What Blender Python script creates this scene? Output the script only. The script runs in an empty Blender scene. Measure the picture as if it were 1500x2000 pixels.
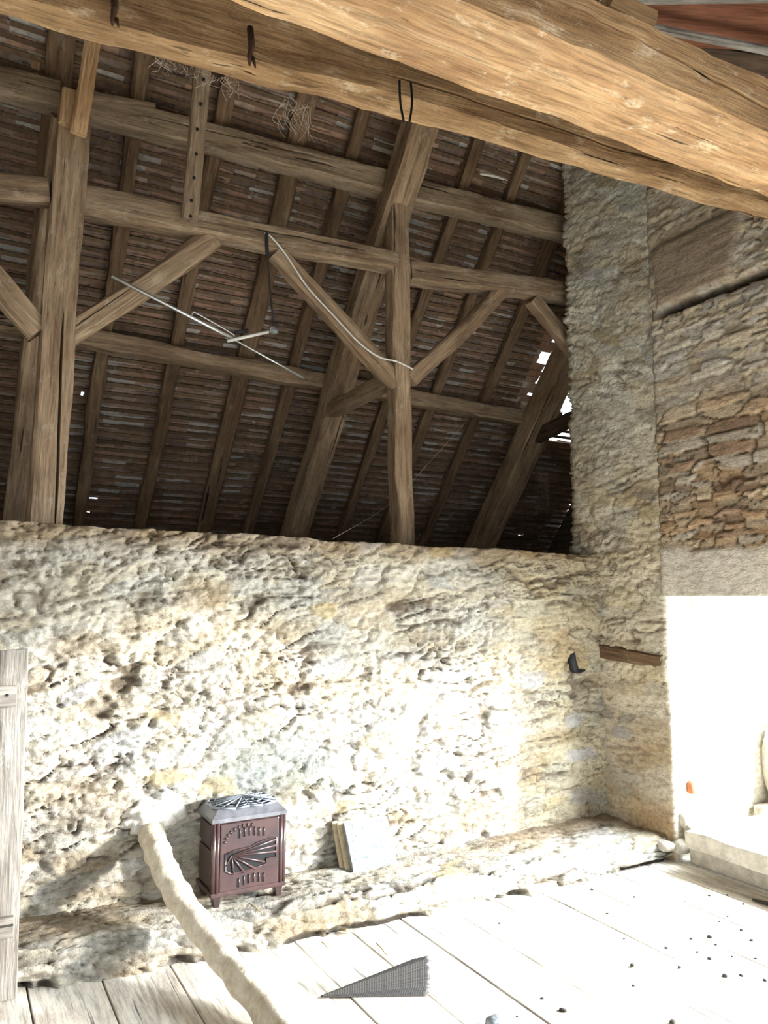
import bpy, bmesh, math, random
import numpy as np
from math import sin, cos, tan, atan, radians, pi, sqrt
from mathutils import Vector, Matrix

SC = bpy.context.scene
COL = SC.collection
random.seed(7)
R = random.Random(11)

# ------------------------------------------------------------------ camera geometry
F, EYE = 1500.0, 1.65
PITCH, YAW = atan(175.0 / F), radians(29.2)
fw = np.array([sin(YAW) * cos(PITCH), cos(YAW) * cos(PITCH), sin(PITCH)])
rt = np.array([cos(YAW), -sin(YAW), 0.0])
up = np.cross(rt, fw)
CAM = np.array([0, 0, EYE])
def ray(x, y): return fw + rt * ((x - 750) / F) + up * ((1000 - y) / F)
def atz(x, y, z): r = ray(x, y); return Vector(CAM + r * ((z - EYE) / r[2]))
def aty(x, y, Y): r = ray(x, y); return Vector(CAM + r * (Y / r[1]))
def atx(x, y, X): r = ray(x, y); return Vector(CAM + r * (X / r[0]))
# roof plane: slope 51 degrees, falling away from the camera
SA = atan(1.233)
RN = np.array([0, sin(SA), cos(SA)]); RD = np.array([0, cos(SA), -sin(SA)]); RP = np.array([0, 4.55, 4.56])
def roofpt(X, s, o): return Vector(RP + RD * s + RN * o + np.array([X, 0, 0]))
def atroof(x, y, o):
    r = ray(x, y); t = ((RP + RN * o - CAM) @ RN) / (r @ RN); return Vector(CAM + r * t)

cd = bpy.data.cameras.new('camera'); cam = bpy.data.objects.new('camera', cd); COL.objects.link(cam)
cam.location = (0, 0, EYE); cam.rotation_euler = (pi / 2 + PITCH, 0, -YAW)
cd.sensor_fit = 'VERTICAL'; cd.sensor_height = 24; cd.lens = 18; cd.clip_start = .02
SC.camera = cam

# ------------------------------------------------------------------ numpy noise
def _hash(ix, iy, s):
    h = (ix.astype(np.int64) * 374761393 + iy.astype(np.int64) * 668265263 + s * 1442695041) & 0x7fffffff
    h = ((h ^ (h >> 13)) * 1274126177) & 0x7fffffff
    return ((h ^ (h >> 16)) & 0xffffff) / float(0xffffff)
def vnoise(x, y, s=0):
    ix = np.floor(x); iy = np.floor(y); fx = x - ix; fy = y - iy
    fx = fx * fx * (3 - 2 * fx); fy = fy * fy * (3 - 2 * fy)
    a = _hash(ix, iy, s); b = _hash(ix + 1, iy, s); c = _hash(ix, iy + 1, s); d = _hash(ix + 1, iy + 1, s)
    return (a + (b - a) * fx + (c - a) * fy + (a - b - c + d) * fx * fy) * 2 - 1
def fbm(x, y, s=0, o=4, g=.5):
    t = 0; A = 1; n = 0
    for k in range(o):
        t = t + A * vnoise(x * 2 ** k, y * 2 ** k, s + k * 17); n += A; A *= g
    return t / n
def worley(x, y, s=0):
    """F1, F2, cell random a, cell random b"""
    ix = np.floor(x); iy = np.floor(y)
    f1 = np.full(x.shape, 9.); f2 = np.full(x.shape, 9.); ca = np.zeros(x.shape); cb = np.zeros(x.shape)
    for dx in (-1, 0, 1):
        for dy in (-1, 0, 1):
            cx = ix + dx; cy = iy + dy
            px = cx + .12 + .76 * _hash(cx, cy, s + 1); py = cy + .2 + .6 * _hash(cx, cy, s + 2)
            # chebyshev-ish metric gives blocky stones
            ax = np.abs(x - px); ay = np.abs(y - py)
            d = (ax ** 3 + ay ** 3) ** (1 / 3)
            m = d < f1
            f2 = np.where(m, f1, np.minimum(f2, d))
            ca = np.where(m, _hash(cx, cy, s + 3), ca); cb = np.where(m, _hash(cx, cy, s + 4), cb)
            f1 = np.where(m, d, f1)
    return f1, f2, ca, cb
def sstep(a, b, x):
    t = np.clip((x - a) / (b - a), 0, 1); return t * t * (3 - 2 * t)
def mixc(a, b, t): return a + (b - a) * t[..., None]

# ------------------------------------------------------------------ materials
def nmat(name):
    m = bpy.data.materials.new(name); m.use_nodes = True
    nt = m.node_tree; b = nt.nodes['Principled BSDF']
    return m, nt, b
def N(nt, t, **kw):
    n = nt.nodes.new(t)
    for k, v in kw.items():
        if k in n.inputs: n.inputs[k].default_value = v
        else: setattr(n, k, v)
    return n
def ramp(nt, src, stops):
    r = nt.nodes.new('ShaderNodeValToRGB'); e = r.color_ramp.elements
    while len(e) < len(stops): e.new(.5)
    for i, (p, c) in enumerate(stops):
        e[i].position = p; e[i].color = tuple(c) + (1,) if len(c) == 3 else c
    nt.links.new(src, r.inputs[0]); return r.outputs[0]
def mix(nt, a, b, fac, mode='MIX'):
    m = nt.nodes.new('ShaderNodeMix'); m.data_type = 'RGBA'; m.blend_type = mode
    for sock, v in ((m.inputs[6], a), (m.inputs[7], b), (m.inputs[0], fac)):
        if hasattr(v, 'is_linked'): nt.links.new(v, sock)
        elif isinstance(v, (int, float)): sock.default_value = v
        else: sock.default_value = tuple(v) + (1,)
    return m.outputs[2]
def bump(nt, b, h, strength=.5, dist=.01, prev=None):
    n = nt.nodes.new('ShaderNodeBump'); n.inputs['Strength'].default_value = strength; n.inputs['Distance'].default_value = dist
    nt.links.new(h, n.inputs['Height'])
    if prev: nt.links.new(prev, n.inputs['Normal'])
    nt.links.new(n.outputs[0], b.inputs['Normal']); return n.outputs[0]

def wood(name, dark, mid, light, dust=None, dustamt=.0, rough=.85, grain=1.0, bstr=.6):
    """grain along local X, shifted for every object"""
    m, nt, b = nmat(name)
    tc = N(nt, 'ShaderNodeTexCoord'); oi = N(nt, 'ShaderNodeObjectInfo')
    add = N(nt, 'ShaderNodeVectorMath', operation='ADD')
    sc = N(nt, 'ShaderNodeVectorMath', operation='SCALE'); sc.inputs['Scale'].default_value = 37.0
    cb = N(nt, 'ShaderNodeCombineXYZ')
    for i in range(3): nt.links.new(oi.outputs['Random'], cb.inputs[i])
    nt.links.new(cb.outputs[0], sc.inputs[0]); nt.links.new(tc.outputs['Object'], add.inputs[0]); nt.links.new(sc.outputs[0], add.inputs[1])
    def mapped(sx, syz):
        mp = N(nt, 'ShaderNodeMapping'); mp.inputs['Scale'].default_value = (sx, syz, syz)
        nt.links.new(add.outputs[0], mp.inputs[0]); return mp.outputs[0]
    n1 = N(nt, 'ShaderNodeTexNoise', Scale=1.0, Detail=6.0, Roughness=.65, Distortion=.6); nt.links.new(mapped(1.6, 16 * grain), n1.inputs['Vector'])
    n2 = N(nt, 'ShaderNodeTexNoise', Scale=1.0, Detail=5.0, Roughness=.7, Distortion=.3); nt.links.new(mapped(5, 90 * grain), n2.inputs['Vector'])
    n3 = N(nt, 'ShaderNodeTexNoise', Scale=1.0, Detail=4.0, Roughness=.6); nt.links.new(mapped(2.2, 3.2), n3.inputs['Vector'])
    c = ramp(nt, n1.outputs[0], [(.25, dark), (.48, mid), (.72, light)])
    f = ramp(nt, n2.outputs[0], [(.3, (.36, .35, .34)), (.52, (1, 1, 1)), (.75, (1.3, 1.25, 1.15))])
    c = mix(nt, c, f, .8, 'MULTIPLY')
    pt = ramp(nt, n3.outputs[0], [(.3, (.60, .52, .47)), (.5, (.95, .93, .9)), (.65, (1.15, 1.15, 1.15))])
    c = mix(nt, c, pt, .8, 'MULTIPLY')
    if dust:
        n4 = N(nt, 'ShaderNodeTexNoise', Scale=1.0, Detail=7.0, Roughness=.75); nt.links.new(mapped(7, 14), n4.inputs['Vector'])
        k = ramp(nt, n4.outputs[0], [(.56, (0, 0, 0)), (.68, (dustamt,) * 3)])
        c = mix(nt, c, dust, k)
    # fine drying checks along the grain
    n5 = N(nt, 'ShaderNodeTexNoise', Scale=1.0, Detail=3.0, Roughness=.5, Distortion=.2); nt.links.new(mapped(1.1, 34 * grain), n5.inputs['Vector'])
    ck = ramp(nt, n5.outputs[0], [(.29, (1, 1, 1)), (.335, (0, 0, 0))])
    c = mix(nt, c, tuple(v * .35 for v in dark), ck)
    nt.links.new(c, b.inputs['Base Color']); b.inputs['Roughness'].default_value = rough
    b.inputs['Specular IOR Level'].default_value = .25
    p = bump(nt, b, n1.outputs[0], bstr * .6, .02)
    p = bump(nt, b, n2.outputs[0], bstr, .006, p)
    iv = N(nt, 'ShaderNodeMath', operation='SUBTRACT'); iv.inputs[0].default_value = 1; nt.links.new(ck, iv.inputs[1])
    bump(nt, b, iv.outputs[0], bstr, .012, p)
    return m

def stone_mat(name, scale=1.0, bstr=.7):
    """stone and mortar colours come from the mesh attribute 'col'"""
    m, nt, b = nmat(name)
    at = N(nt, 'ShaderNodeAttribute', attribute_name='col')
    tc = N(nt, 'ShaderNodeTexCoord')
    n1 = N(nt, 'ShaderNodeTexNoise', Scale=38.0 * scale, Detail=7.0, Roughness=.7); nt.links.new(tc.outputs['Object'], n1.inputs['Vector'])
    mp = N(nt, 'ShaderNodeMapping'); mp.inputs['Scale'].default_value = (14, 14, 40); nt.links.new(tc.outputs['Object'], mp.inputs[0])
    n2 = N(nt, 'ShaderNodeTexNoise', Scale=1.0 * scale, Detail=6.0, Roughness=.65, Distortion=.5); nt.links.new(mp.outputs[0], n2.inputs['Vector'])
    v = ramp(nt, n1.outputs[0], [(.3, (.6, .58, .55)), (.5, (1, 1, 1)), (.75, (1.22, 1.2, 1.16))])
    w = ramp(nt, n2.outputs[0], [(.3, (.7, .66, .6)), (.52, (1, 1, 1)), (.75, (1.15, 1.14, 1.1))])
    c = mix(nt, at.outputs['Color'], v, .8, 'MULTIPLY'); c = mix(nt, c, w, .8, 'MULTIPLY')
    nt.links.new(c, b.inputs['Base Color']); b.inputs['Roughness'].default_value = .95; b.inputs['Specular IOR Level'].default_value = .1
    p = bump(nt, b, n2.outputs[0], bstr, .03)
    bump(nt, b, n1.outputs[0], bstr, .012, p)
    return m

def plain(name, col, rough=.6, metal=0., var=.25, scale=30., bstr=.2, col2=None):
    m, nt, b = nmat(name)
    tc = N(nt, 'ShaderNodeTexCoord')
    n = N(nt, 'ShaderNodeTexNoise', Scale=scale, Detail=6.0, Roughness=.65); nt.links.new(tc.outputs['Object'], n.inputs['Vector'])
    c2 = col2 or tuple(v * (1 - var) for v in col)
    c = ramp(nt, n.outputs[0], [(.35, c2), (.62, col)])
    nt.links.new(c, b.inputs['Base Color']); b.inputs['Roughness'].default_value = rough; b.inputs['Metallic'].default_value = metal
    if bstr: bump(nt, b, n.outputs[0], bstr, .01)
    return m

M = {}
M['girder'] = wood('girder_oak', (.20, .105, .048), (.47, .285, .14), (.66, .46, .26), (.82, .66, .45), .8, bstr=.9)
M['tie'] = wood('tie_oak', (.17, .095, .045), (.39, .245, .125), (.58, .40, .22), (.68, .55, .38), .65, bstr=.9)
M['frame'] = wood('frame_oak', (.12, .08, .05), (.29, .20, .125), (.44, .335, .22), (.52, .45, .35), .45, bstr=.8)
M['plate'] = wood('plate_oak', (.10, .068, .042), (.25, .175, .11), (.40, .31, .21), (.50, .44, .34), .5, bstr=.8)
M['purlin'] = wood('purlin_oak', (.11, .08, .05), (.28, .205, .135), (.42, .34, .24), (.50, .45, .36), .5, bstr=.8)
M['rafter'] = wood('rafter_wood', (.07, .045, .027), (.165, .105, .06), (.27, .18, .11), (.34, .27, .19), .35, bstr=.7)
M['fresh'] = wood('paler_wood', (.26, .15, .07), (.47, .30, .16), (.60, .42, .25), None, bstr=.5)
M['grey_wood'] = wood('weathered_grey_wood', (.13, .115, .10), (.25, .23, .205), (.36, .34, .31), (.48, .47, .45), .5, bstr=.7)
M['rust_wood'] = wood('rust_brown_board', (.10, .04, .022), (.19, .075, .042), (.26, .115, .065), None, bstr=.4)
M['dark_wood'] = wood('dark_old_wood', (.04, .027, .018), (.095, .062, .04), (.16, .11, .075), None, bstr=.8)
M['floor'] = wood('floor_board_wood', (.60, .56, .49), (.76, .72, .65), (.84, .81, .76), (.88, .86, .83), .8, grain=.6, bstr=.3)
M['stone'] = stone_mat('rubble_stone')
M['iron'] = plain('rusty_iron', (.11, .06, .035), .7, .5, .5, 60, .4)
M['dark_iron'] = plain('blackened_iron', (.03, .03, .034), .6, .6, .4, 60, .3)
M['alu'] = plain('dull_aluminium', (.72, .72, .69), .35, .8, .2, 50, .1)
M['cable'] = plain('white_cable_sheath', (.72, .70, .64), .5, 0, .25, 60, .1)
M['cord'] = plain('black_cord', (.035, .03, .03), .7, 0, .4, 80, .2)
M['glass'] = plain('clear_dusty_glass', (.5, .55, .55), .2, 0, .2, 30, .1)
M['glass'].node_tree.nodes['Principled BSDF'].inputs['Transmission Weight'].default_value = .75
M['enamel'] = plain('brown_enamel', (.07, .038, .036), .25, 0, .4, 9, .05, (.04, .027, .03))
M['enamel_side'] = plain('dark_enamel', (.05, .03, .028), .3, 0, .4, 9, .05)
M['cast'] = plain('grey_cast_iron', (.32, .36, .42), .4, .3, .3, 40, .2)
M['cast_dark'] = plain('worn_grey_enamel', (.19, .19, .21), .35, .2, .45, 14, .1)
M['soot_shade'] = plain('soot_shade_black', (.008, .008, .009), .9, 0, .3, 40, .1)  # soot in the fire pit, elsewhere shade painted into holes and slots
M['pole'] = plain('dusty_plastered_pipe', (.74, .68, .56), .9, 0, .4, 26, .6, (.56, .47, .35))
M['plaster'] = plain('white_plaster', (.78, .75, .68), .95, 0, .3, 22, .8)
M['slate_tile'] = plain('speckled_grey_stone', (.27, .295, .31), .8, 0, .6, 70, .15, (.10, .112, .125))
M['tan_tile'] = plain('tan_stone', (.6, .5, .33), .8, 0, .35, 40, .2)
M['debris'] = plain('dark_debris', (.07, .055, .042), .9, 0, .5, 60, .4)
M['straw'] = plain('dry_straw', (.52, .38, .17), .8, 0, .4, 40, .1)
M['leaf'] = plain('dry_leaf', (.58, .44, .20), .8, 0, .4, 50, .1)
M['web'] = plain('dusty_cobweb', (.55, .47, .38), .95, 0, .3, 50, 0)
M['redbrick'] = plain('orange_brick', (.50, .16, .07), .9, 0, .4, 40, .4)
M['slabstone'] = plain('pale_slab_stone', (.62, .57, .48), .9, 0, .35, 16, .6)
M['earth'] = plain('trodden_earth', (.16, .13, .10), .95, 0, .4, 12, .6)
M['ground'] = plain('pale_gravel', (.5, .48, .43), .95, 0, .3, 20, .5)

# tile material: colour per tile from attribute, mottled
def tile_mat():
    m, nt, b = nmat('roof_tile_clay')
    at = N(nt, 'ShaderNodeAttribute', attribute_name='col'); tc = N(nt, 'ShaderNodeTexCoord')
    n1 = N(nt, 'ShaderNodeTexNoise', Scale=24.0, Detail=7.0, Roughness=.7); nt.links.new(tc.outputs['Object'], n1.inputs['Vector'])
    n2 = N(nt, 'ShaderNodeTexNoise', Scale=9.0, Detail=5.0, Roughness=.7); nt.links.new(tc.outputs['Object'], n2.inputs['Vector'])
    v = ramp(nt, n1.outputs[0], [(.3, (.5, .48, .46)), (.5, (1, 1, 1)), (.75, (1.3, 1.28, 1.25))])
    c = mix(nt, at.outputs['Color'], v, .9, 'MULTIPLY')
    k = ramp(nt, n2.outputs[0], [(.6, (0, 0, 0)), (.7, (.55, .55, .55))])
    c = mix(nt, c, (.42, .38, .33), k)
    nt.links.new(c, b.inputs['Base Color']); b.inputs['Roughness'].default_value = .9; b.inputs['Specular IOR Level'].default_value = .15
    bump(nt, b, n1.outputs[0], .6, .01)
    return m
M['tile'] = tile_mat()
def brick_mat():
    m, nt, b = nmat('dark_brick')
    tc = N(nt, 'ShaderNodeTexCoord'); mp = N(nt, 'ShaderNodeMapping'); mp.inputs['Rotation'].default_value = (0, pi / 2, pi / 2)
    nt.links.new(tc.outputs['Object'], mp.inputs[0])
    bt = N(nt, 'ShaderNodeTexBrick', Scale=1.0); bt.inputs['Brick Width'].default_value = .22; bt.inputs['Row Height'].default_value = .075
    bt.inputs['Mortar Size'].default_value = .009
    bt.inputs['Color1'].default_value = (.16, .09, .06, 1); bt.inputs['Color2'].default_value = (.10, .075, .06, 1); bt.inputs['Mortar'].default_value = (.05, .045, .04, 1)
    sep = N(nt, 'ShaderNodeSeparateXYZ'); nt.links.new(tc.outputs['Object'], sep.inputs[0])
    cb = N(nt, 'ShaderNodeCombineXYZ'); nt.links.new(sep.outputs['Y'], cb.inputs[0]); nt.links.new(sep.outputs['Z'], cb.inputs[1])
    nt.links.new(cb.outputs[0], bt.inputs['Vector'])
    nt.links.new(bt.outputs['Color'], b.inputs['Base Color']); b.inputs['Roughness'].default_value = .95
    bump(nt, b, bt.outputs['Fac'], -.8, .012)
    return m
M['brick'] = brick_mat()

# ------------------------------------------------------------------ object helpers
def link(o, parent=None):
    COL.objects.link(o)
    if parent is not None: o.parent = parent
    return o
def tag(o, label=None, cat=None, group=None, kind=None):
    if label: o['label'] = label
    if cat: o['category'] = cat
    if group: o['group'] = group
    if kind: o['kind'] = kind
    return o
def thing(name, label, cat, loc=(0, 0, 0), group=None):
    o = bpy.data.objects.new(name, None); o.empty_display_size = .1; link(o); o.location = loc
    return tag(o, label, cat, group)
def mesh_obj(name, bm, mat, parent=None, smooth=False, loc=None):
    me = bpy.data.meshes.new(name); bm.normal_update(); bm.to_mesh(me); bm.free()
    for p in me.polygons: p.use_smooth = smooth
    me.materials.append(mat)
    o = bpy.data.objects.new(name, me); link(o, parent)
    if loc is not None: o.location = loc
    return o
def np_obj(name, verts, faces, mat, parent=None, smooth=True, cols=None):
    me = bpy.data.meshes.new(name); me.from_pydata([tuple(v) for v in verts], [], faces); me.update()
    if smooth: me.polygons.foreach_set('use_smooth', [True] * len(me.polygons))
    if cols is not None:
        a = me.attributes.new('col', 'FLOAT_COLOR', 'POINT')
        c = np.ones((len(verts), 4), dtype=np.float32); c[:, :3] = cols; a.data.foreach_set('color', c.ravel())
    me.materials.append(mat)
    o = bpy.data.objects.new(name, me); link(o, parent); return o
def add_box(bm, c, s, rot=None, bevel=0.0, jit=0.0):
    r = bmesh.ops.create_cube(bm, size=1)
    vs = r['verts']
    for v in vs:
        v.co = Vector((v.co.x * s[0], v.co.y * s[1], v.co.z * s[2]))
        if jit: v.co += Vector((R.uniform(-jit, jit), R.uniform(-jit, jit), R.uniform(-jit, jit)))
    if bevel:
        es = list({e for v in vs for e in v.link_edges})
        rb = bmesh.ops.bevel(bm, geom=es, offset=bevel, segments=2, affect='EDGES', profile=.6)
        vs = list({v for f in rb['faces'] for v in f.verts} | {v for v in vs if v.is_valid})
    mt = Matrix.Translation(c) @ (rot.to_4x4() if rot is not None else Matrix.Identity(4))
    bmesh.ops.transform(bm, matrix=mt, verts=vs)
    return vs
def add_tube(bm, pts, rad, seg=8, cap=True, noise=0.0, rn=R):
    pts = [Vector(p) for p in pts]; n = len(pts); rings = []
    rads = rad if isinstance(rad, (list, tuple)) else [rad] * n
    prev = None
    for i, p in enumerate(pts):
        t = (pts[min(i + 1, n - 1)] - pts[max(i - 1, 0)]).normalized()
        if prev is None:
            a = Vector((0, 0, 1)) if abs(t.z) < .9 else Vector((1, 0, 0))
            u = t.cross(a).normalized()
        else:
            u = (prev - t * prev.dot(t)).normalized()
        prev = u; w = t.cross(u)
        ring = []
        for k in range(seg):
            an = 2 * pi * k / seg; rr = rads[i] * (1 + rn.uniform(-noise, noise))
            ring.append(bm.verts.new(p + u * (cos(an) * rr) + w * (sin(an) * rr)))
        rings.append(ring)
    for i in range(n - 1):
        for k in range(seg):
            bm.faces.new((rings[i][k], rings[i][(k + 1) % seg], rings[i + 1][(k + 1) % seg], rings[i + 1][k]))
    if cap:
        bm.faces.new(list(reversed(rings[0]))); bm.faces.new(rings[-1])
def smooth_path(pts, n=8):
    pts = [Vector(p) for p in pts]; out = []
    for i in range(len(pts) - 1):
        p0 = pts[max(i - 1, 0)]; p1 = pts[i]; p2 = pts[i + 1]; p3 = pts[min(i + 2, len(pts) - 1)]
        for k in range(n):
            t = k / n
            out.append(.5 * ((2 * p1) + (p2 - p0) * t + (2 * p0 - 5 * p1 + 4 * p2 - p3) * t * t + (3 * p1 - p0 - 3 * p2 + p3) * t ** 3))
    out.append(pts[-1]); return out
def tube_thing(name, pts, rad, mat, label, cat, seg=8, group=None, parent=None, noise=0.0):
    bm = bmesh.new(); o0 = Vector(pts[0]) if parent is None else Vector((0, 0, 0))
    add_tube(bm, [Vector(p) - o0 for p in pts], rad, seg, True, noise)
    o = mesh_obj(name, bm, mat, parent, True, o0)
    if parent is None: tag(o, label, cat, group)
    return o

# ---- hewn timber: length along local X, w along local Y, h along local Z
def timber_mesh(L, w, h, seed, cham=.014, wob=.008, step=.07, cracks=(), taper=0.0, bow=0.0):
    rn = random.Random(seed); n = max(3, int(L / step) + 1)
    rings = []; off = seed * 13.7
    npf = 5
    for i in range(n):
        x = L * i / (n - 1); t = i / (n - 1)
        k = 1 - taper * t
        wy = w * k / 2; hz = h * k / 2
        cy = bow * 0.5 * sin(pi * t) + wob * float(vnoise(np.array([x * .7]), np.array([off]), 3)[0])
        cz = bow * sin(pi * t) + wob * 1.2 * float(vnoise(np.array([x * .8]), np.array([off + 5]), 5)[0])
        ring = []
        # four faces, order: -Y, +Z, +Y, -Z ; each face has npf points incl. chamfer ends
        faces = [((-wy, -hz), (-wy, hz)), ((-wy, hz), (wy, hz)), ((wy, hz), (wy, -hz)), ((wy, -hz), (-wy, -hz))]
        for fi, (a, b) in enumerate(faces):
            ln = abs(b[0] - a[0]) + abs(b[1] - a[1]); ux = (b[0] - a[0]) / ln; uz = (b[1] - a[1]) / ln
            nx, nz = -uz, ux   # outward
            ch = cham * (1 + .7 * float(vnoise(np.array([x * 1.3]), np.array([off + fi * 3.1]), 7)[0]))
            ch2 = cham * (1 + .7 * float(vnoise(np.array([x * 1.3]), np.array([off + (fi + 1) % 4 * 3.1]), 7)[0]))
            prm = [(ch, 0), (ln * .3, 0), (ln * .5, 0), (ln * .7, 0), (ln - ch2, 0)]
            for (cf, c0, c1, t0, t1, cw, dep) in cracks:
                if cf == fi and t0 <= t <= t1:
                    q = (t - t0) / (t1 - t0); amp = min(1, 6 * q, 6 * (1 - q))
                    c = ln * (c0 + (c1 - c0) * q + .025 * float(vnoise(np.array([x * 3]), np.array([off]), 9)[0]))
                    prm = [(ch, 0), (c - cw * amp - .002, 0), (c, dep * amp), (c + cw * amp + .002, 0), (ln - ch2, 0)]
            for j, (s, d) in enumerate(prm):
                nn = wob * (.55 * float(vnoise(np.array([x * 4 + fi * 9]), np.array([off + s * 7]), 11)[0]) + .35 * float(vnoise(np.array([x * 13 + fi * 9]), np.array([off + s * 22]), 12)[0]))
                y = a[0] + ux * s + nx * (nn - d); z = a[1] + uz * s + nz * (nn - d)
                ring.append((x, y + cy, z + cz))
        rings.append(ring)
    bm = bmesh.new(); m = len(rings[0])
    vs = [[bm.verts.new(p) for p in r] for r in rings]
    for i in range(n - 1):
        for k in range(m):
            bm.faces.new((vs[i][k], vs[i][(k + 1) % m], vs[i + 1][(k + 1) % m], vs[i + 1][k]))
    bm.faces.new(vs[0]); bm.faces.new(list(reversed(vs[-1])))
    bmesh.ops.recalc_face_normals(bm, faces=bm.faces)
    return bm
def axes(p0, p1, upv):
    x = (Vector(p1) - Vector(p0)).normalized(); z = (Vector(upv) - x * Vector(upv).dot(x)).normalized(); y = z.cross(x)
    return Matrix((x, y, z)).transposed().to_4x4()
_seed = [100]
def timber(name, p0, p1, w, h, mat, label=None, cat=None, upv=(0, 0, 1), group=None, parent=None, **kw):
    _seed[0] += 1
    p0 = Vector(p0); p1 = Vector(p1)
    bm = timber_mesh((p1 - p0).length, w, h, kw.pop('seed', _seed[0]), **kw)
    o = mesh_obj(name, bm, mat, None, True)
    try: o.data.set_sharp_from_angle(angle=radians(38))
    except Exception: pass
    o.matrix_world = Matrix.Translation(p0) @ axes(p0, p1, upv)
    if parent is not None:
        o.parent = parent; o.matrix_basis = Matrix.Translation(-parent.location) @ Matrix.Translation(p0) @ axes(p0, p1, upv)
    else: tag(o, label, cat, group)
    return o

# ------------------------------------------------------------------ rubble walls
C_ = lambda *v: np.array(v)
def path_wall(name, path, z0, z1, disp, du=.012, dv=.011, topz=None, thick=None, botz=None, kind='structure', mat=None):
    """a wall face swept along a plan path (list of (x, y)); disp(u, z) -> (outward displacement, colour). Closed behind by `thick` = (dx, dy)."""
    P = [np.array(p, float) for p in path]; us = []; pos = []; nor = []; u = 0
    segn = []
    for a, b in zip(P[:-1], P[1:]):
        t = (b - a) / np.linalg.norm(b - a); segn.append(np.array([t[1], -t[0]]))   # outward = right-hand side of travel
    for i, (a, b) in enumerate(zip(P[:-1], P[1:])):
        L = np.linalg.norm(b - a); n = max(2, int(L / du))
        for k in range(n + (1 if i == len(segn) - 1 else 0)):
            f = k / n; pos.append(a + (b - a) * f); us.append(u + L * f)
            nn = segn[i]
            if k == 0 and i > 0: nn = (segn[i] + segn[i - 1])
            nor.append(nn)
        u += L
    us = np.array(us); pos = np.array(pos); nor = np.array(nor)
    nv = int((z1 - z0) / dv) + 1
    vz = np.linspace(0, 1, nv)
    U, V = np.meshgrid(us, vz, indexing='ij')
    top = z1 if topz is None else topz(us)[:, None]; bot = z0 if botz is None else botz(us)[:, None]
    Z = bot + (top - bot) * V
    D, Cc = disp(U, Z)
    X = pos[:, 0][:, None] + nor[:, 0][:, None] * D; Y = pos[:, 1][:, None] + nor[:, 1][:, None] * D
    nu = len(us)
    verts = np.stack([X, Y, Z], -1).reshape(-1, 3); cols = Cc.reshape(-1, 3)
    idx = np.arange(nu * nv).reshape(nu, nv)
    q = np.stack([idx[:-1, :-1], idx[1:, :-1], idx[1:, 1:], idx[:-1, 1:]], -1).reshape(-1, 4)
    faces = [tuple(int(v) for v in f) for f in q]
    # back and sides
    if thick is not None:
        ring = list(idx[:, 0]) + list(idx[-1, 1:]) + list(idx[-2::-1, -1]) + list(idx[0, -2:0:-1])
        base = len(verts); bv = verts[ring].copy(); bc = cols[ring]
        bv[:, 0] += thick[0]; bv[:, 1] += thick[1]
        verts = np.vstack([verts, bv]); cols = np.vstack([cols, bc]); m = len(ring)
        for k in range(m):
            k2 = (k + 1) % m
            faces.append((int(ring[k2]), int(ring[k]), base + k, base + k2))
        faces.append(tuple(base + k for k in range(m)))
    o = np_obj(name, verts, faces, mat or M['stone'], None, True, cols)
    if kind: o['kind'] = kind
    return o

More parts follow.
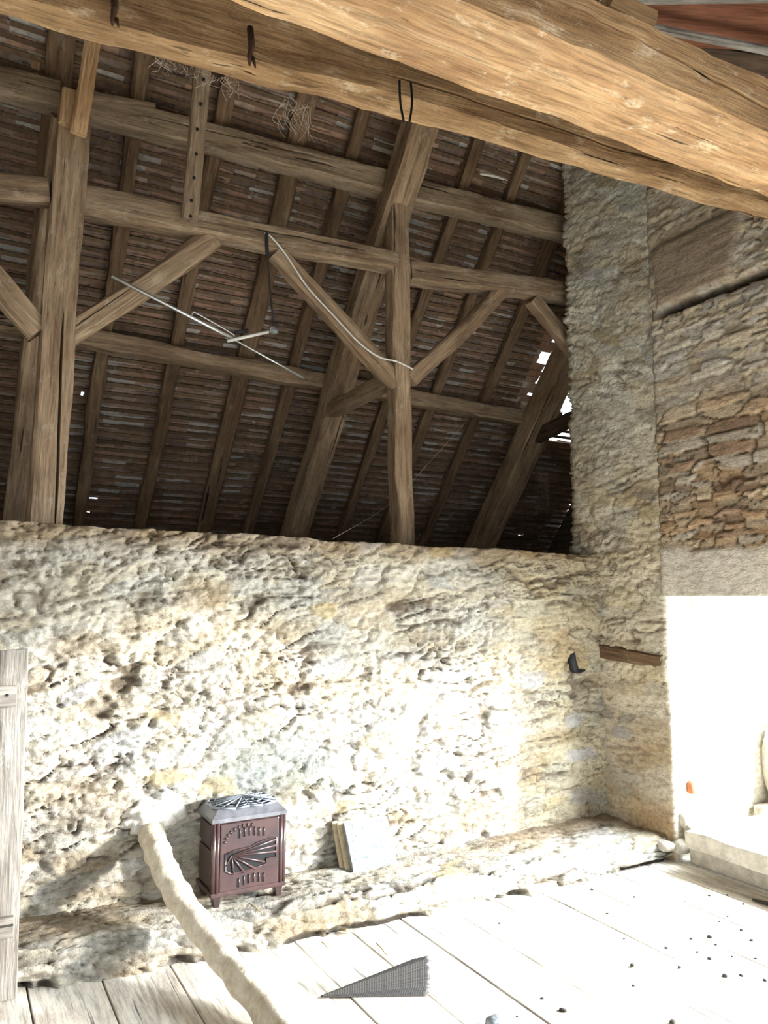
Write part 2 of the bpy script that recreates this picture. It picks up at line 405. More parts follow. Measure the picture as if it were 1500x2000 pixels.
PAL_BACK = [C_(.42, .38, .31), C_(.52, .48, .40), C_(.38, .35, .30), C_(.44, .38, .28), C_(.40, .41, .41), C_(.48, .43, .35)]
PAL_BROWN = [C_(.42, .285, .175), C_(.50, .36, .23), C_(.40, .31, .22), C_(.55, .44, .31), C_(.47, .41, .33), C_(.34, .235, .16)]
def palette(pal, r):
    k = np.clip((r * len(pal)).astype(int), 0, len(pal) - 1); return np.array(pal)[k]
def rubble(U, Z, seed, cw, ch, mort=.5, relief=.03, pal=PAL_BACK, mcol=C_(.62, .56, .45), tilt=0.0, joint=.1, patch=1.4, smooth=1.0):
    wx = U + .05 * smooth * fbm(U * 4, Z * 6, seed) ; wz = Z + tilt * U + .022 * (.3 + .7 * smooth) * fbm(U * 3, Z * 5, seed + 5) + .01 * smooth * fbm(U * 17, Z * 17, seed + 6)
    f1, f2, ca, cb = worley(wx / cw, wz / ch, seed)
    f1b, f2b, cab, cbb = worley(wx / (cw * .5) + 7.3, wz / (ch * .62) + 3.1, seed + 40)
    big = (fbm(U * 1.7, Z * 2.2, seed + 61) > .0)
    e = np.where(big, f2 - f1, f2b - f1b); ca = np.where(big, ca, cab); cb = np.where(big, cb, cbb)
    st = sstep(0.0, joint * 2.0, e)                         # 0 in the joint, 1 on the stone
    stone_h = relief * (.35 + .9 * cb) * st + .3 * smooth * relief * fbm(U * 9, Z * 22, seed + 9)
    mfield = fbm(U * patch, Z * patch * 1.3, seed + 20) * .9 + fbm(U * 8, Z * 11, seed + 21) * .55
    m_h = relief * (.55 + .75 * mfield + (mort - .5) * 1.8) + .4 * relief * fbm(U * 14, Z * 26, seed + 22, 4, .6)
    mm = sstep(-.18 * relief, .22 * relief, m_h - stone_h)
    h = np.maximum(stone_h, m_h)
    rough = .28 * smooth * relief * fbm(U * 24, Z * 55, seed + 30, 3, .6)
    # undercut shelves: sheared laminations like slaty stone
    lam = np.abs(vnoise(U * 5 + 2 * fbm(U * 3, Z * 3, seed + 33), Z * 34 + 3 * fbm(U * 3, Z * 5, seed + 31), seed + 32))
    crev = sstep(.10, .0, lam) * sstep(-.15, .35, fbm(U * 3.3, Z * 5, seed + 35)) * (1 - .35 * mm)
    h = h + rough - crev * relief * .75
    c = palette(pal, ca) * (0.85 + .35 * cb)[..., None]
    c = mixc(c * .45, c, sstep(.0, .55, st))
    mc = mcol * (1 + .16 * fbm(U * 6, Z * 9, seed + 50))[..., None]
    col = mixc(c, mc, mm)
    dirt = sstep(.25, -.35, h / relief - .35)
    col = mixc(col, col * C_(.55, .48, .40), dirt * .7)     # brown earth mortar, washed out between the stones
    return h, np.clip(col, .01, .9)

def billow(U, Z, sx, sz, s, tilt=.0, warp=.35):
    u = U / sx; z = (Z - tilt * U) / sz
    w1 = fbm(u * .8, z * .8, s + 1, 3); w2 = fbm(u * .8 + 9, z * .8 + 4, s + 2, 3)
    return np.abs(vnoise(u + warp * w1, z + warp * 2.2 * w2, s))
def ragged(U, Z, seed, relief=.035, tilt=.12, base=C_(.49, .47, .42), brown=C_(.175, .14, .105), k=1.0):
    """heavily mortared rubble: pillowy lumps of every size parted by thin brown crevices"""
    b1 = billow(U, Z, .26 * k, .085 * k, seed, tilt, .55); b2 = billow(U, Z, .125 * k, .045 * k, seed + 7, tilt, .6); b3 = billow(U, Z, .055 * k, .021 * k, seed + 13, tilt, .6)
    msk = sstep(-.3, .35, fbm(U * 1.6, Z * 2.6, seed + 19))
    p1 = np.clip(b1 * 2.6, 0, 1) ** .5; p2 = np.clip(b2 * 2.6, 0, 1) ** .5; p3 = np.clip(b3 * 2.4, 0, 1) ** .6
    h = relief * (.50 * p1 + (.22 + .30 * msk) * p2 + (.12 + .16 * msk) * p3 + .45 * fbm(U * 2.6, Z * 4, seed + 23) + .22 * fbm(U * 30, Z * 60, seed + 25, 3, .6))
    lz = (Z - (tilt + .06) * U) / .045 + 2.2 * fbm(U * 2.4, Z * 4, seed + 41)
    lam = np.abs(vnoise(U / .38 + 1.5 * fbm(U * 3, Z * 3, seed + 42), lz, seed + 43)); seam = (1 - sstep(.03, .16, lam)) * sstep(-.2, .3, fbm(U * 2.2, Z * 4, seed + 44))
    h = h - seam * relief * .55
    cav = np.clip((1 - sstep(.12, .46, p1)) * .8 + (1 - sstep(.12, .46, p2)) * (.3 + .6 * msk) + (1 - sstep(.12, .45, p3)) * .40 * msk + seam * .9, 0, 1)
    f1, f2, ca, cb = worley((U + .06 * fbm(U * 5, Z * 5, seed + 30)) / .24, (Z - tilt * U + .04 * fbm(U * 5, Z * 5, seed + 31)) / .10, seed + 32)
    tint = palette([C_(1, 1, 1), C_(1.05, 1.03, .98), C_(.95, .93, .92), C_(1.0, .96, .87), C_(.92, .93, .94), C_(1.08, 1.05, 1.0), C_(.92, .86, .76)], ca)
    col = base * tint * (1 + .20 * fbm(U * 3, Z * 5, seed + 33))[..., None]
    # a few naked stones: buff, slate grey, blue grey
    nk = (cb > .88) & (f2 - f1 > .10); nk = nk * sstep(.10, .2, f2 - f1)
    col = mixc(col, palette([C_(.46, .38, .23), C_(.40, .40, .39), C_(.33, .30, .27), C_(.43, .42, .43), C_(.45, .41, .33)], (cb * 77) % 1), nk * .8)
    h = h * (1 - .5 * nk) + nk * relief * .55
    col = mixc(col, brown * (1 + .25 * fbm(U * 7, Z * 9, seed + 35))[..., None], cav * (1 - .8 * nk))
    br = sstep(.12, .5, fbm(U * 1.9, Z * 4.2, seed + 37)); col = mixc(col, col * C_(.74, .66, .56), br * .8)
    return h, np.clip(col, .01, .9)

YW, XR = 4.2, 4.15
def back_disp(U, Z):
    X = U - 1.5
    right = sstep(2.9, 3.6, X)
    h1, c1 = ragged(U, Z, 3, .062)
    h2, c2 = ragged(U, Z, 9, .046, .03, C_(.48, .44, .345), C_(.20, .16, .115), .9)
    h = h1 + (h2 - h1) * right; c = c1 + (c2 - c1) * right[..., None]
    lowd = sstep(1.0, .5, Z)                                  # smoother patched mortar near the foot
    top = sstep(1.86, 2.0, Z + .05 * fbm(U * 4, Z * 4, 77))   # earth-stained top courses
    c = mixc(c, c * C_(.62, .50, .38), top * .8)
    warm = sstep(1.0, 1.5, Z + .25 * fbm(U * 2, Z * 2, 78)) * .5
    c = mixc(c, c * C_(1.0, .95, .85), warm)
    # darker blue-grey patch on the wall behind the stove
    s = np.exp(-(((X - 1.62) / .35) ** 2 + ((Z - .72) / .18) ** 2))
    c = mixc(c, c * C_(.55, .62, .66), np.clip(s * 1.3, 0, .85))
    h = h + .03 * fbm(U * 1.1, Z * 1.3, 79)
    return h, c
path_wall('wall_back', [(-1.5, YW), (XR + .02, YW)], .05, 2.0, back_disp, .0105, .0095,
          topz=lambda u: 2.045 - .014 * (u - 1.5) + .016 * fbm(u * 2.3, u * 0, 5) + .008 * fbm(u * 11, u * 0, 6), thick=(0, .17))

def strip_disp(U, Z):
    h1, c1 = ragged(U, Z, 21, .034, -.45, C_(.74, .72, .63), C_(.42, .38, .31), 1.0)
    h2, c2 = ragged(U, Z, 27, .036, .02, C_(.66, .60, .48), C_(.26, .205, .15), .85)
    h3, c3 = ragged(U, Z, 29, .020, .0, C_(.62, .55, .44), C_(.38, .32, .245), 1.3)
    k = sstep(2.4, 3.3, Z + .4 * fbm(U * 2, Z * 2, 90)); k3 = sstep(1.2, .95, Z)
    h = h2 + (h1 - h2) * k; c = c2 + (c1 - c2) * k[..., None]
    h = h + (h3 - h) * k3; c = c + (c3 - c) * k3[..., None]
    # ochre damp stain low down
    s = sstep(.42, .2, Z + .1 * fbm(U * 4, Z * 4, 91)) * sstep(.2, .5, U - .45); c = mixc(c, c * C_(.72, .55, .36), s * .8)
    # limewashed reveal
    rv = sstep(1.19, 1.21, U); c = mixc(c, C_(.72, .69, .60) * (1 + .1 * fbm(U * 5, Z * 7, 92))[..., None], rv * .9)
    h = h * (1 - .6 * rv)
    oc = np.exp(-((U - 1.43 - .01 * fbm(Z * 5, U * 0, 4)) / .02) ** 2) * rv * sstep(-.3, .2, fbm(Z * 3, U * 3, 93)); c = mixc(c, C_(.5, .36, .14), oc * .8)
    return h, c
# gable wall beside the back wall, running round into the deep reveal of the doorway
path_wall('wall_right', [(XR + .40, 4.38), (XR, 4.38), (XR, 3.575), (XR + .24, 3.575), (XR + .26, 3.60), (XR + 1.9, 3.60)], .0, 6.2, strip_disp, .012, .012, thick=None)

def gable_disp(U, Z):
    Y = 3.575 - U
    h1, c1 = rubble(U, Z, 41, .34, .075, .16, .026, pal=PAL_BROWN, mcol=C_(.62, .56, .44), joint=.055, smooth=.35)
    h2, c2 = rubble(U, Z, 45, .30, .060, .34, .024, pal=[C_(.56, .47, .35), C_(.60, .52, .39), C_(.52, .48, .42), C_(.62, .56, .46)], mcol=C_(.70, .65, .55), joint=.055, smooth=.45)
    k = sstep(2.75, 3.1, Z + .1 * fbm(U * 3, Z * 3, 95))
    h = h1 + (h2 - h1) * k; c = c1 + (c2 - c1) * k[..., None]
    # plastered lintel zone
    z2 = 1.99 + .09 * fbm(U * 3, U * 0, 96) ; k2 = sstep(z2 + .02, z2 - .02, Z)
    hp = .028 + .012 * fbm(U * 6, Z * 6, 97) + .006 * fbm(U * 20, Z * 20, 98)
    cp = C_(.70, .64, .55) * (1 + .16 * fbm(U * 5, Z * 5, 99))[..., None]
    h = h + (hp - h) * k2; c = c + (cp - c) * k2[..., None]
    # open horizontal ledge joint high up, big flat stones above it
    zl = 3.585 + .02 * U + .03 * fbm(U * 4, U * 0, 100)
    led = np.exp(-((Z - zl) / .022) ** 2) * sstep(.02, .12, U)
    ab = sstep(zl + .02, zl + .06, Z) * sstep(zl + .50, zl + .44, Z) * sstep(.06, .12, U + .1 * (Z - zl)) * sstep(.66, .58, U - .3 * (Z - zl))
    hb = .05 + .008 * fbm(U * 5, Z * 26, 101); cb = C_(.38, .30, .225) * (1 + .2 * fbm(U * 4, Z * 18, 102))[..., None]
    h = h + (hb - h) * ab; c = c + (cb - c) * ab[..., None]
    h = h - .11 * led; c = mixc(c, C_(.06, .045, .035), np.clip(led * 1.4, 0, 1))  # groove also coloured dark, painting in the shade of the gap
    h = h + .012 * sstep(.0, .03, U) + .012
    return h, c
LINT = 1.685
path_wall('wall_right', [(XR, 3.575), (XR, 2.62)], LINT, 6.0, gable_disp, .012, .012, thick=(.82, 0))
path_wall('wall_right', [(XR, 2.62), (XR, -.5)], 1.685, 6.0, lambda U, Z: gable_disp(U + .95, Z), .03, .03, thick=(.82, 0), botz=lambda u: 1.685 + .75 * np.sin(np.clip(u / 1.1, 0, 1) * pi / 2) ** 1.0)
path_wall('wall_right', [(XR, -.5), (XR, -3.2)], .0, 6.0, lambda U, Z: rubble(U, Z, 41, .3, .085, .3, .034, pal=PAL_BROWN), .05, .05, thick=(.82, 0))

# ------------------------------------------------------------------ ledge along the foot of the back wall
def ledge():
    nu, nv = 420, 56
    xs = np.linspace(-.9, 4.14, nu)
    fx = [-1, .35, 1.1, 2.05, 2.9, 3.6, 4.3]; fy = [3.98, 3.84, 3.72, 3.655, 3.64, 3.615, 3.60]
    fr = np.interp(xs, fx, fy) + .03 * fbm(xs * 4, xs * 0, 201) + .012 * fbm(xs * 15, xs * 0, 202)
    v = np.linspace(0, 1, nv)
    Xg, Vg = np.meshgrid(xs, v, indexing='ij'); Fr = fr[:, None]
    # profile: v 0..0.68 the top from wall to edge, 0.68..1 the front down to the floor
    tq = np.clip(Vg / .68, 0, 1); fq = np.clip((Vg - .68) / .32, 0, 1)
    hz = .148 + .012 * fbm(Xg * 1.5, Vg * 2, 203)
    Yg = 4.26 + (Fr + .03 - 4.26) * tq - .03 * np.sin(fq * pi / 2)
    Zg = hz - .028 * tq ** 4 - (hz - .025) * fq + 0 * Xg
    d, c = ragged(Xg, Vg * .75, 211, .050, .02, C_(.47, .45, .40), C_(.13, .105, .08), 1.5)
    foot = sstep(.90, .97, Vg) * sstep(-.25, .15, fbm(Xg * 5, Vg * 2, 207)); c = mixc(c, C_(.06, .05, .04), foot)  # foot strip darkened: painted shade of the undercut
    edge = sstep(.45, .8, Vg)
    Zg = Zg + (d - .02) * (1 - fq) * (.45 + .7 * edge); Yg = Yg - d * fq * 1.0 + .05 * foot
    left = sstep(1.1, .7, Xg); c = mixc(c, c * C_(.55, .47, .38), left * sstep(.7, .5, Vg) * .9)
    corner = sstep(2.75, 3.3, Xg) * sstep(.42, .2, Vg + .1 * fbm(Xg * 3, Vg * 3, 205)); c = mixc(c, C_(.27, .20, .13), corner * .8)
    verts = np.stack([Xg, Yg, Zg], -1).reshape(-1, 3)
    idx = np.arange(nu * nv).reshape(nu, nv)
    q = np.stack([idx[:-1, :-1], idx[:-1, 1:], idx[1:, 1:], idx[1:, :-1]], -1).reshape(-1, 4)
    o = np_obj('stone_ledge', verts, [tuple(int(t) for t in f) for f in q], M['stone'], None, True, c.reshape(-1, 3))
    tag(o, 'low rough stone and earth ledge running along the foot of the back wall', 'ledge')
ledge()

# ------------------------------------------------------------------ floor
def floor():
    bm = bmesh.new(); x = 4.20 - .29 * 26 - .0
    xs = [3.62 - .295 * k for k in range(-2, 24)]
    for xe in xs:
        y = -4.2 + R.uniform(-.6, .0)
        x0 = xe - .295 + .0045; x1 = min(xe - .0045, 4.16)
        if x1 - x0 < .02: continue
        while y < 4.15:
            L = R.uniform(3.6, 5.5) if xe > 2 else R.uniform(2.0, 4.0)
            y1 = min(y + L, 4.18)
            add_box(bm, ((x0 + x1) / 2, (y + y1) / 2, -.02 + R.uniform(-.002, .002)), (x1 - x0, y1 - y - .004, .04), None, .002)
            y = y1
    o = mesh_obj('floor', bm, M['floor']); o['kind'] = 'structure'
    # grain runs along the boards (world Y): turn the object so that local X is world Y
    o.data.transform(Matrix.Rotation(-pi / 2, 4, 'Z')); o.rotation_euler.z = pi / 2
    bm = bmesh.new(); add_box(bm, (1.5, 0.05, -.10), (9.5, 8.3, .1))
    o = mesh_obj('floor', bm, M['earth']); o['kind'] = 'structure'
    bm = bmesh.new(); add_box(bm, (2.5, 6.6, -.08), (11, 4.6, .1))
    o = mesh_obj('floor', bm, M['earth']); o['kind'] = 'structure'
    # ground outside the doorway
    bm = bmesh.new(); add_box(bm, (12.2, 0, -.30), (14.4, 30, .1))
    o = mesh_obj('ground', bm, M['ground']); o['kind'] = 'structure'
floor()

# ------------------------------------------------------------------ tiled roof
def roof():
    V = []; Fc = []; Cc = []
    exp_, ln, wd, th = .070, .110, .18, .020
    rn = random.Random(5)
    pal = [(.19, .115, .08), (.17, .11, .08), (.21, .13, .09), (.15, .105, .08), (.19, .14, .105), (.14, .10, .078), (.23, .145, .10), (.21, .165, .13)]
    def hole(X, s):
        if 4.80 < X < 5.75 and .80 < s < 1.80 - max(0, 5.02 - X) * 3: return True
        return False
    ex, ey, ez = np.array([1, 0, 0]), RD, RN
    s = -3.8; row = 0
    while s < 4.25:
        x = -3.2 + (row % 2) * wd / 2 + rn.uniform(-.03, .03)
        rowo = rn.uniform(-.008, .008)
        while x < 6.0:
            w = wd * rn.uniform(.8, 1.12)
            if hole(x + w / 2, s): x += w; continue
            c = np.array(rn.choice(pal)) * rn.uniform(1.1, 1.8)
            if rn.random() < .13: c = np.array((.44, .41, .37)) * rn.uniform(.7, 1.1)
            cut = 0
            if .02 < 1.99 - s <= .09 and x < .779 < x + w: w = .793 - x; cut = .03
            so = s + rowo + rn.uniform(-.012, .012); lift = rn.uniform(-.002, .002); sk = rn.uniform(-.008, .008)
            base = len(V)
            # head of the tile (upslope) hangs lower than its tail, so every course shows its edge
            nx = 3
            for j, (ds, do) in enumerate(((0, 0), (0, th), (ln, .026), (ln, .026 + th))):
                for q in range(nx):
                    f = q / (nx - 1); wob = rn.uniform(-.006, .006)
                    p = RP + ex * (x - .004 + (w + .008 - cut) * f) + ey * (so + ds + sk * f + (wob if ds == 0 else 0)) + ez * (.335 + do + lift + (rn.uniform(-.002, .002)))
                    V.append(p); Cc.append(c)
            def I(j, q): return base + j * nx + q
            for q in range(nx - 1):
                Fc.append((I(0, q), I(2, q), I(2, q + 1), I(0, q + 1)))
                Fc.append((I(1, q), I(1, q + 1), I(3, q + 1), I(3, q)))
                Fc.append((I(0, q), I(0, q + 1), I(1, q + 1), I(1, q)))
                Fc.append((I(2, q), I(3, q), I(3, q + 1), I(2, q + 1)))
            Fc.append((I(0, 0), I(1, 0), I(3, 0), I(2, 0))); Fc.append((I(0, nx - 1), I(2, nx - 1), I(3, nx - 1), I(1, nx - 1)))
            x += w
        s += exp_; row += 1
    # laths under the courses, running along the roof
    s = -3.8
    while s < 4.2:
        segs = [(-3.2, 6.0)]
        if .80 < s < 1.7: segs = [(-3.2, 4.68)]
        for (xa, xb) in segs:
            n = int((xb - xa) / .25); base = len(V); c = np.array((.16, .105, .065)) * rn.uniform(.6, 1.15)
            for k in range(n + 1):
                xx = xa + (xb - xa) * k / n; w0 = rn.uniform(-.005, .005)
                for (ds, do) in ((.008, -.016), (.008, .0), (.036, .0), (.036, -.016)):
                    V.append(RP + ex * xx + ey * (s + ds + w0) + ez * (.331 + do + w0 * .3)); Cc.append(c)
            for k in range(n):
                for j in range(4):
                    Fc.append((base + k * 4 + j, base + (k + 1) * 4 + j, base + (k + 1) * 4 + (j + 1) % 4, base + k * 4 + (j + 1) % 4))
        s += exp_
    o = np_obj('ceiling', V, Fc, M['tile'], None, False, np.array(Cc)); o['kind'] = 'structure'
    # the other slope, over the camera
    top = roofpt(0, -3.8, .36); bm = bmesh.new()
    q = [Vector((-3.2, top.y, top.z)), Vector((5.6, top.y, top.z)), Vector((5.6, top.y - 5.2, top.z - 6.0)), Vector((-3.2, top.y - 5.2, top.z - 6.0))]
    vs = [bm.verts.new(p) for p in q] + [bm.verts.new(p + Vector((0, -.05, .06))) for p in q]
    for f in ((0, 1, 2, 3), (7, 6, 5, 4), (0, 4, 5, 1), (1, 5, 6, 2), (2, 6, 7, 3), (3, 7, 4, 0)): bm.faces.new([vs[i] for i in f])
    o = mesh_obj('ceiling', bm, M['dark_wood']); o['kind'] = 'structure'
roof()
# brick gable far right behind the timber frame, unseen light-blocking fillers and eaves wall, pale left gable
def gable_end(name, ys, x0, x1, mat):
    bm = bmesh.new(); prof = [(y, -.1) for y in (ys[0], ys[-1])]
    tops = [(y, (4.56 - 1.233 * (y - 4.55)) + .50) for y in reversed(ys)]
    a = [bm.verts.new((x0, y, z)) for y, z in prof + tops]; b = [bm.verts.new((x1, y, z)) for y, z in prof + tops]
    bm.faces.new(a); bm.faces.new(list(reversed(b)))
    for k in range(len(a)): bm.faces.new((a[k], b[k], b[(k + 1) % len(a)], a[(k + 1) % len(a)]))
    bmesh.ops.recalc_face_normals(bm, faces=bm.faces)
    o = mesh_obj(name, bm, mat); o['kind'] = 'structure'
gable_end('wall_gable', [4.30, 7.8], 6.0, 6.2, M['brick'])
bm = bmesh.new(); add_box(bm, (5.3, 4.27, 2.4), (1.5, .2, 4.9)); o = mesh_obj('wall_gable', bm, M['slabstone']); o['kind'] = 'structure'  # unseen filler box added to keep stray sun out
bm = bmesh.new(); add_box(bm, (4.62, .6, 7.6), (.7, 7.4, 3.4)); o = mesh_obj('wall_gable', bm, M['earth']); o['kind'] = 'structure'  # unseen upper piece added to stop sun coming over the right wall
bm = bmesh.new(); add_box(bm, (1.2, 7.75, .6), (9.0, .3, 1.5)); o = mesh_obj('wall_light_block', bm, M['earth']); o['kind'] = 'structure'  # unseen wall added to block light at the foot of the roof
bm = bmesh.new(); add_box(bm, (-3.3, 2.0, 4.0), (.2, 12.0, 8.4)); o = mesh_obj('wall_left', bm, M['slabstone']); o['kind'] = 'structure'  # unseen wall, kept pale to bounce light onto the right wall

# ------------------------------------------------------------------ roof timbers
YP = 4.55
# common rafters
def rafter(X, w, s0, s1, label, off=.285, h=.09, dx=0.0, **kw):
    return timber('rafter', roofpt(X, s0, off), roofpt(X + dx, s1, off), w, h, M['rafter'], label, 'rafter', upv=tuple(RN), group='common rafters under the roof tiles', wob=.013, cham=.018, **kw)
rafter(.37, .15, -3.4, 4.2, 'broad dark rafter directly left of the thick left post', dx=.03)
rafter(-.22, .10, -3.4, 4.2, 'dark rafter at the left edge of the roof, behind the left brace')
rafter(.80, .095, -3.4, 4.2, 'first narrow rafter to the right of the thick left post', dx=.1)
rafter(1.39, .10, -3.4, 4.2, 'second rafter right of the left post, passing behind the peg rail end', dx=-.015)
rafter(1.915, .135, -3.4, 4.2, 'third rafter right of the left post, broad, passing behind the hanging cord', dx=.015)
rafter(2.345, .095, -3.4, 4.2, 'fourth rafter right of the left post, behind the brace with white cable', dx=-.01)
rafter(3.30, .095, -3.4, 4.2, 'first common rafter to the right of the middle post', dx=.0)
rafter(3.78, .095, -3.4, 4.2, 'second common rafter to the right of the middle post', dx=-.05)
rafter(4.37, .10, -3.4, 4.2, 'third common rafter right of the middle post, leaning behind the short right brace', dx=-.13)
# principal rafters
PG = 'principal rafters of the roof trusses'
timber('principal_rafter', roofpt(.455, .10, 0), roofpt(.375, 3.9, 0), .19, .2, M['frame'], 'thick principal rafter hidden behind the left post', 'rafter', upv=tuple(RN), group=PG, wob=.012)
timber('principal_rafter', roofpt(2.655, -2.2, 0), roofpt(2.65, 3.9, 0), .20, .2, M['frame'], 'thick brown principal rafter crossing behind the middle post', 'rafter', upv=tuple(RN), group=PG, wob=.014)
timber('principal_rafter', roofpt(4.78, -1.0, 0), roofpt(4.745, 3.9, 0), .23, .22, M['frame'], 'thick principal rafter at the right beside the bright gap in the tiles', 'rafter', upv=tuple(RN), group=PG, wob=.014)
# purlins
PP = 'purlins carrying the rafters'
def tp(x, y): return atroof(x, y, .165)
timber('purlin', tp(-330, 88), tp(116, 190), .14, .165, M['purlin'], 'short upper purlin length left of the left post', 'purlin', group=PP, wob=.014)
timber('purlin', tp(166, 204), tp(778, 368), .14, .17, M['purlin'], 'long split upper purlin between left and middle posts', 'purlin', group=PP, wob=.016, cracks=[(0, .55, .72, .1, .75, .006, .03)])
timber('purlin', tp(800, 376), tp(1330, 505), .14, .175, M['purlin'], 'upper purlin between the middle post and the right wall', 'purlin', group=PP, wob=.014)
timber('purlin', atroof(-260, 592, .165), atroof(1075, 824, .165), .13, .125, M['frame'], 'thin dark lower purlin crossing behind both posts', 'purlin', group=PP, wob=.016, step=.09)
# posts
pb = aty(88, 1025, YP); pt = aty(147, 215, YP); k = (pb.z - .0) / (pt.z - pb.z)
foot = pb - (pt - pb) * k
post = timber('post', foot, pt, .165, .178, M['frame'], 'thick cracked oak post at left standing behind the stone wall', 'post', upv=(1, 0, 0), group='roof posts', cham=.012, cracks=[(2, .22, .42, .44, .73, .006, .05)], wob=.010)
cb = aty(787, 1065, YP); ct = aty(776, 402, YP); k = cb.z / (ct.z - cb.z); cfoot = cb - (ct - cb) * k
timber('post', cfoot, ct, .13, .140, M['frame'], 'slimmer oak post in the middle where four braces meet', 'post', upv=(1, 0, 0), group='roof posts', cham=.014, wob=.012)
# block and strut at the top of the left post
timber('wood_block', aty(137, 247, 4.43), aty(143, 180, 4.43), .05, .115, M['fresh'], 'pale short wooden block fixed to the top of the left post', 'block', upv=(1, 0, 0), wob=.004)
timber('strut', aty(152, 262, 4.40), aty(186, 52, 4.30), .05, .085, M['fresh'], 'pale upright batten rising from the left post block to the beam', 'strut', upv=(1, 0, 0), wob=.005)
timber('batten', aty(68, 146, 4.78), aty(80, 30, 4.66), .04, .055, M['fresh'], 'thin pale batten above the upper purlin at the far left', 'batten', upv=(1, 0, 0), wob=.004)
timber('wood_wedge', tp(172, 205) + Vector((0, -.10, .0)), tp(296, 222) + Vector((0, -.10, .0)), .07, .05, M['purlin'], 'loose tapered wedge of wood lying on the upper purlin', 'wedge', wob=.006, taper=.5)
# wall plates between posts
GP = 'plates spanning between the posts'
timber('plate', aty(-260, 348, YP), aty(93, 380, YP), .13, .145, M['plate'], 'plate timber running left from the left post', 'beam', group=GP, wob=.014)
timber('plate', aty(146, 396, YP), aty(768, 514, YP), .14, .15, M['plate'], 'long plate timber between the left and middle posts', 'beam', group=GP, wob=.016, cham=.02)
timber('plate', aty(796, 530, YP), aty(1175, 585, YP), .13, .15, M['plate'], 'plate timber from the middle post to the right wall', 'beam', group=GP, wob=.014)
# braces
GB = 'diagonal braces of the posts'
def brace(a, b, w, label, **kw):
    timber('brace', aty(*a, YP - .01), aty(*b, YP - .01), .10, w, M['frame'], label, 'brace', group=GB, wob=.012, cham=.016, **kw)
brace((-165, 385), (78, 650), .135, 'brace falling from the left edge to the left side of the left post', bow=.01)
brace((132, 658), (418, 470), .135, 'long pale brace rising right from the left post to the plate', bow=-.01)
brace((540, 492), (772, 752), .125, 'brace with a white cable falling to the left side of middle post')
brace((798, 744), (982, 566), .115, 'brace rising right from the middle post to the right plate', bow=-.02)
brace((1040, 582), (1180, 755), .125, 'short brace falling toward the right wall edge')
timber('strut', atroof(640, 808, .0), aty(775, 738, YP), .11, .12, M['frame'], 'short strut linking the middle post back to its principal rafter', 'strut', wob=.012)
timber('strut', atroof(1040, 858, 0), Vector((4.80, 4.75, 3.33)), .11, .12, M['dark_wood'], 'short dark strut at the right below the bright roof gap', 'strut', wob=.012)
timber('batten', roofpt(5.15, 1.5, .2), roofpt(5.05, 3.2, .2), .07, .07, M['rafter'], 'slim dark batten leaning in the far right corner under the tiles', 'batten', upv=tuple(RN), wob=.01)
# rail with peg holes
pg = thing('peg_rail', 'pale upright rail with a row of peg holes hanging over the plate', 'rail', aty(369, 430, 4.40))
a, b = aty(369, 430, 4.40), aty(403, 60, 4.26)
timber('rail', a, b, .05, .098, M['purlin'], parent=pg, upv=(1, 0, 0), wob=.006, cham=.008, seed=33)
ax = (b - a).normalized()
for (px, py) in ((368, 430), (373, 391), (378, 349), (385, 306), (390, 262), (393, 215), (396, 170)):
    q = aty(px, py, 4.35); t = (q - a).dot(ax); q = a + ax * max(t, .012) + Vector((R.uniform(-.006, .006), -.0245, 0))
    bm = bmesh.new(); bmesh.ops.create_cone(bm, cap_ends=True, segments=12, radius1=.009, radius2=.009, depth=.012, matrix=Matrix.Rotation(pi / 2, 4, 'X'))
    mesh_obj('peg_hole', bm, M['soot_shade'], pg, True, q - pg.location)  # dark plug painted as the shade inside a peg hole

# ------------------------------------------------------------------ great beams in the foreground
# nearer girder: far lower edge follows z = 3.2
e0, e1 = atz(380, 0, 3.2), atz(1500, 400, 3.2); dA = (e1 - e0).normalized()
pA = e0 - dA * 2.6; qA = e0 + dA * 3.62
hA, wA = .255, .27
sh = Vector((0, -wA / 2, hA / 2))
timber('girder', pA + sh, qA + sh, wA, hA, M['girder'], 'massive golden oak girder nearest the camera across the top right', 'beam', cham=.040, wob=.020, step=.06,
       cracks=[(0, .68, .06, .58, .92, .006, .06)], seed=501)
f0, f1 = atz(0, 33, 3.75), atz(1500, 434, 3.75); dB = (f1 - f0).normalized()
pB = f0 - dB * 2.0; qB = f0 + dB * 4.12
hB, wB = .32, .12
sh = Vector((0, -wB / 2, hB / 2))
timber('tie_beam', pB + sh, qB + sh, wB, hB, M['tie'], 'long knotty oak tie beam behind the nearest girder', 'beam', cham=.022, wob=.018, step=.06,
       cracks=[(0, .34, .26, .55, .85, .006, .045)], seed=502)
# timbers and boards glimpsed above the girder, top right
def toX(a, b, X=4.16):
    return a, a + (b - a) * ((X - a.x) / (b.x - a.x))
timber('loft_joist', *toX(atz(1275, 52, 4.3), atz(1620, 122, 4.3)), .045, .03, M['grey_wood'], 'pale joist below the rust-brown board in the top right corner', 'joist', wob=.004)
timber('loft_joist', *toX(atz(1170, -4, 4.3), atz(1620, -10, 4.3)), .07, .03, M['grey_wood'], 'pale grey joist along the top edge of the photo at right', 'joist', wob=.004)
timber('loft_board', *toX(atz(1205, 26, 4.40), atz(1640, 52, 4.40)), .34, .03, M['rust_wood'], 'rust-brown loft board between two pale joists at top right', 'board', wob=.003, cham=.004)
timber('loft_board', *toX(atz(1290, 120, 4.42), atz(1640, 165, 4.42)), .30, .035, M['dark_wood'], 'dark loft board just over the girder at the right edge', 'board', wob=.003, cham=.004)
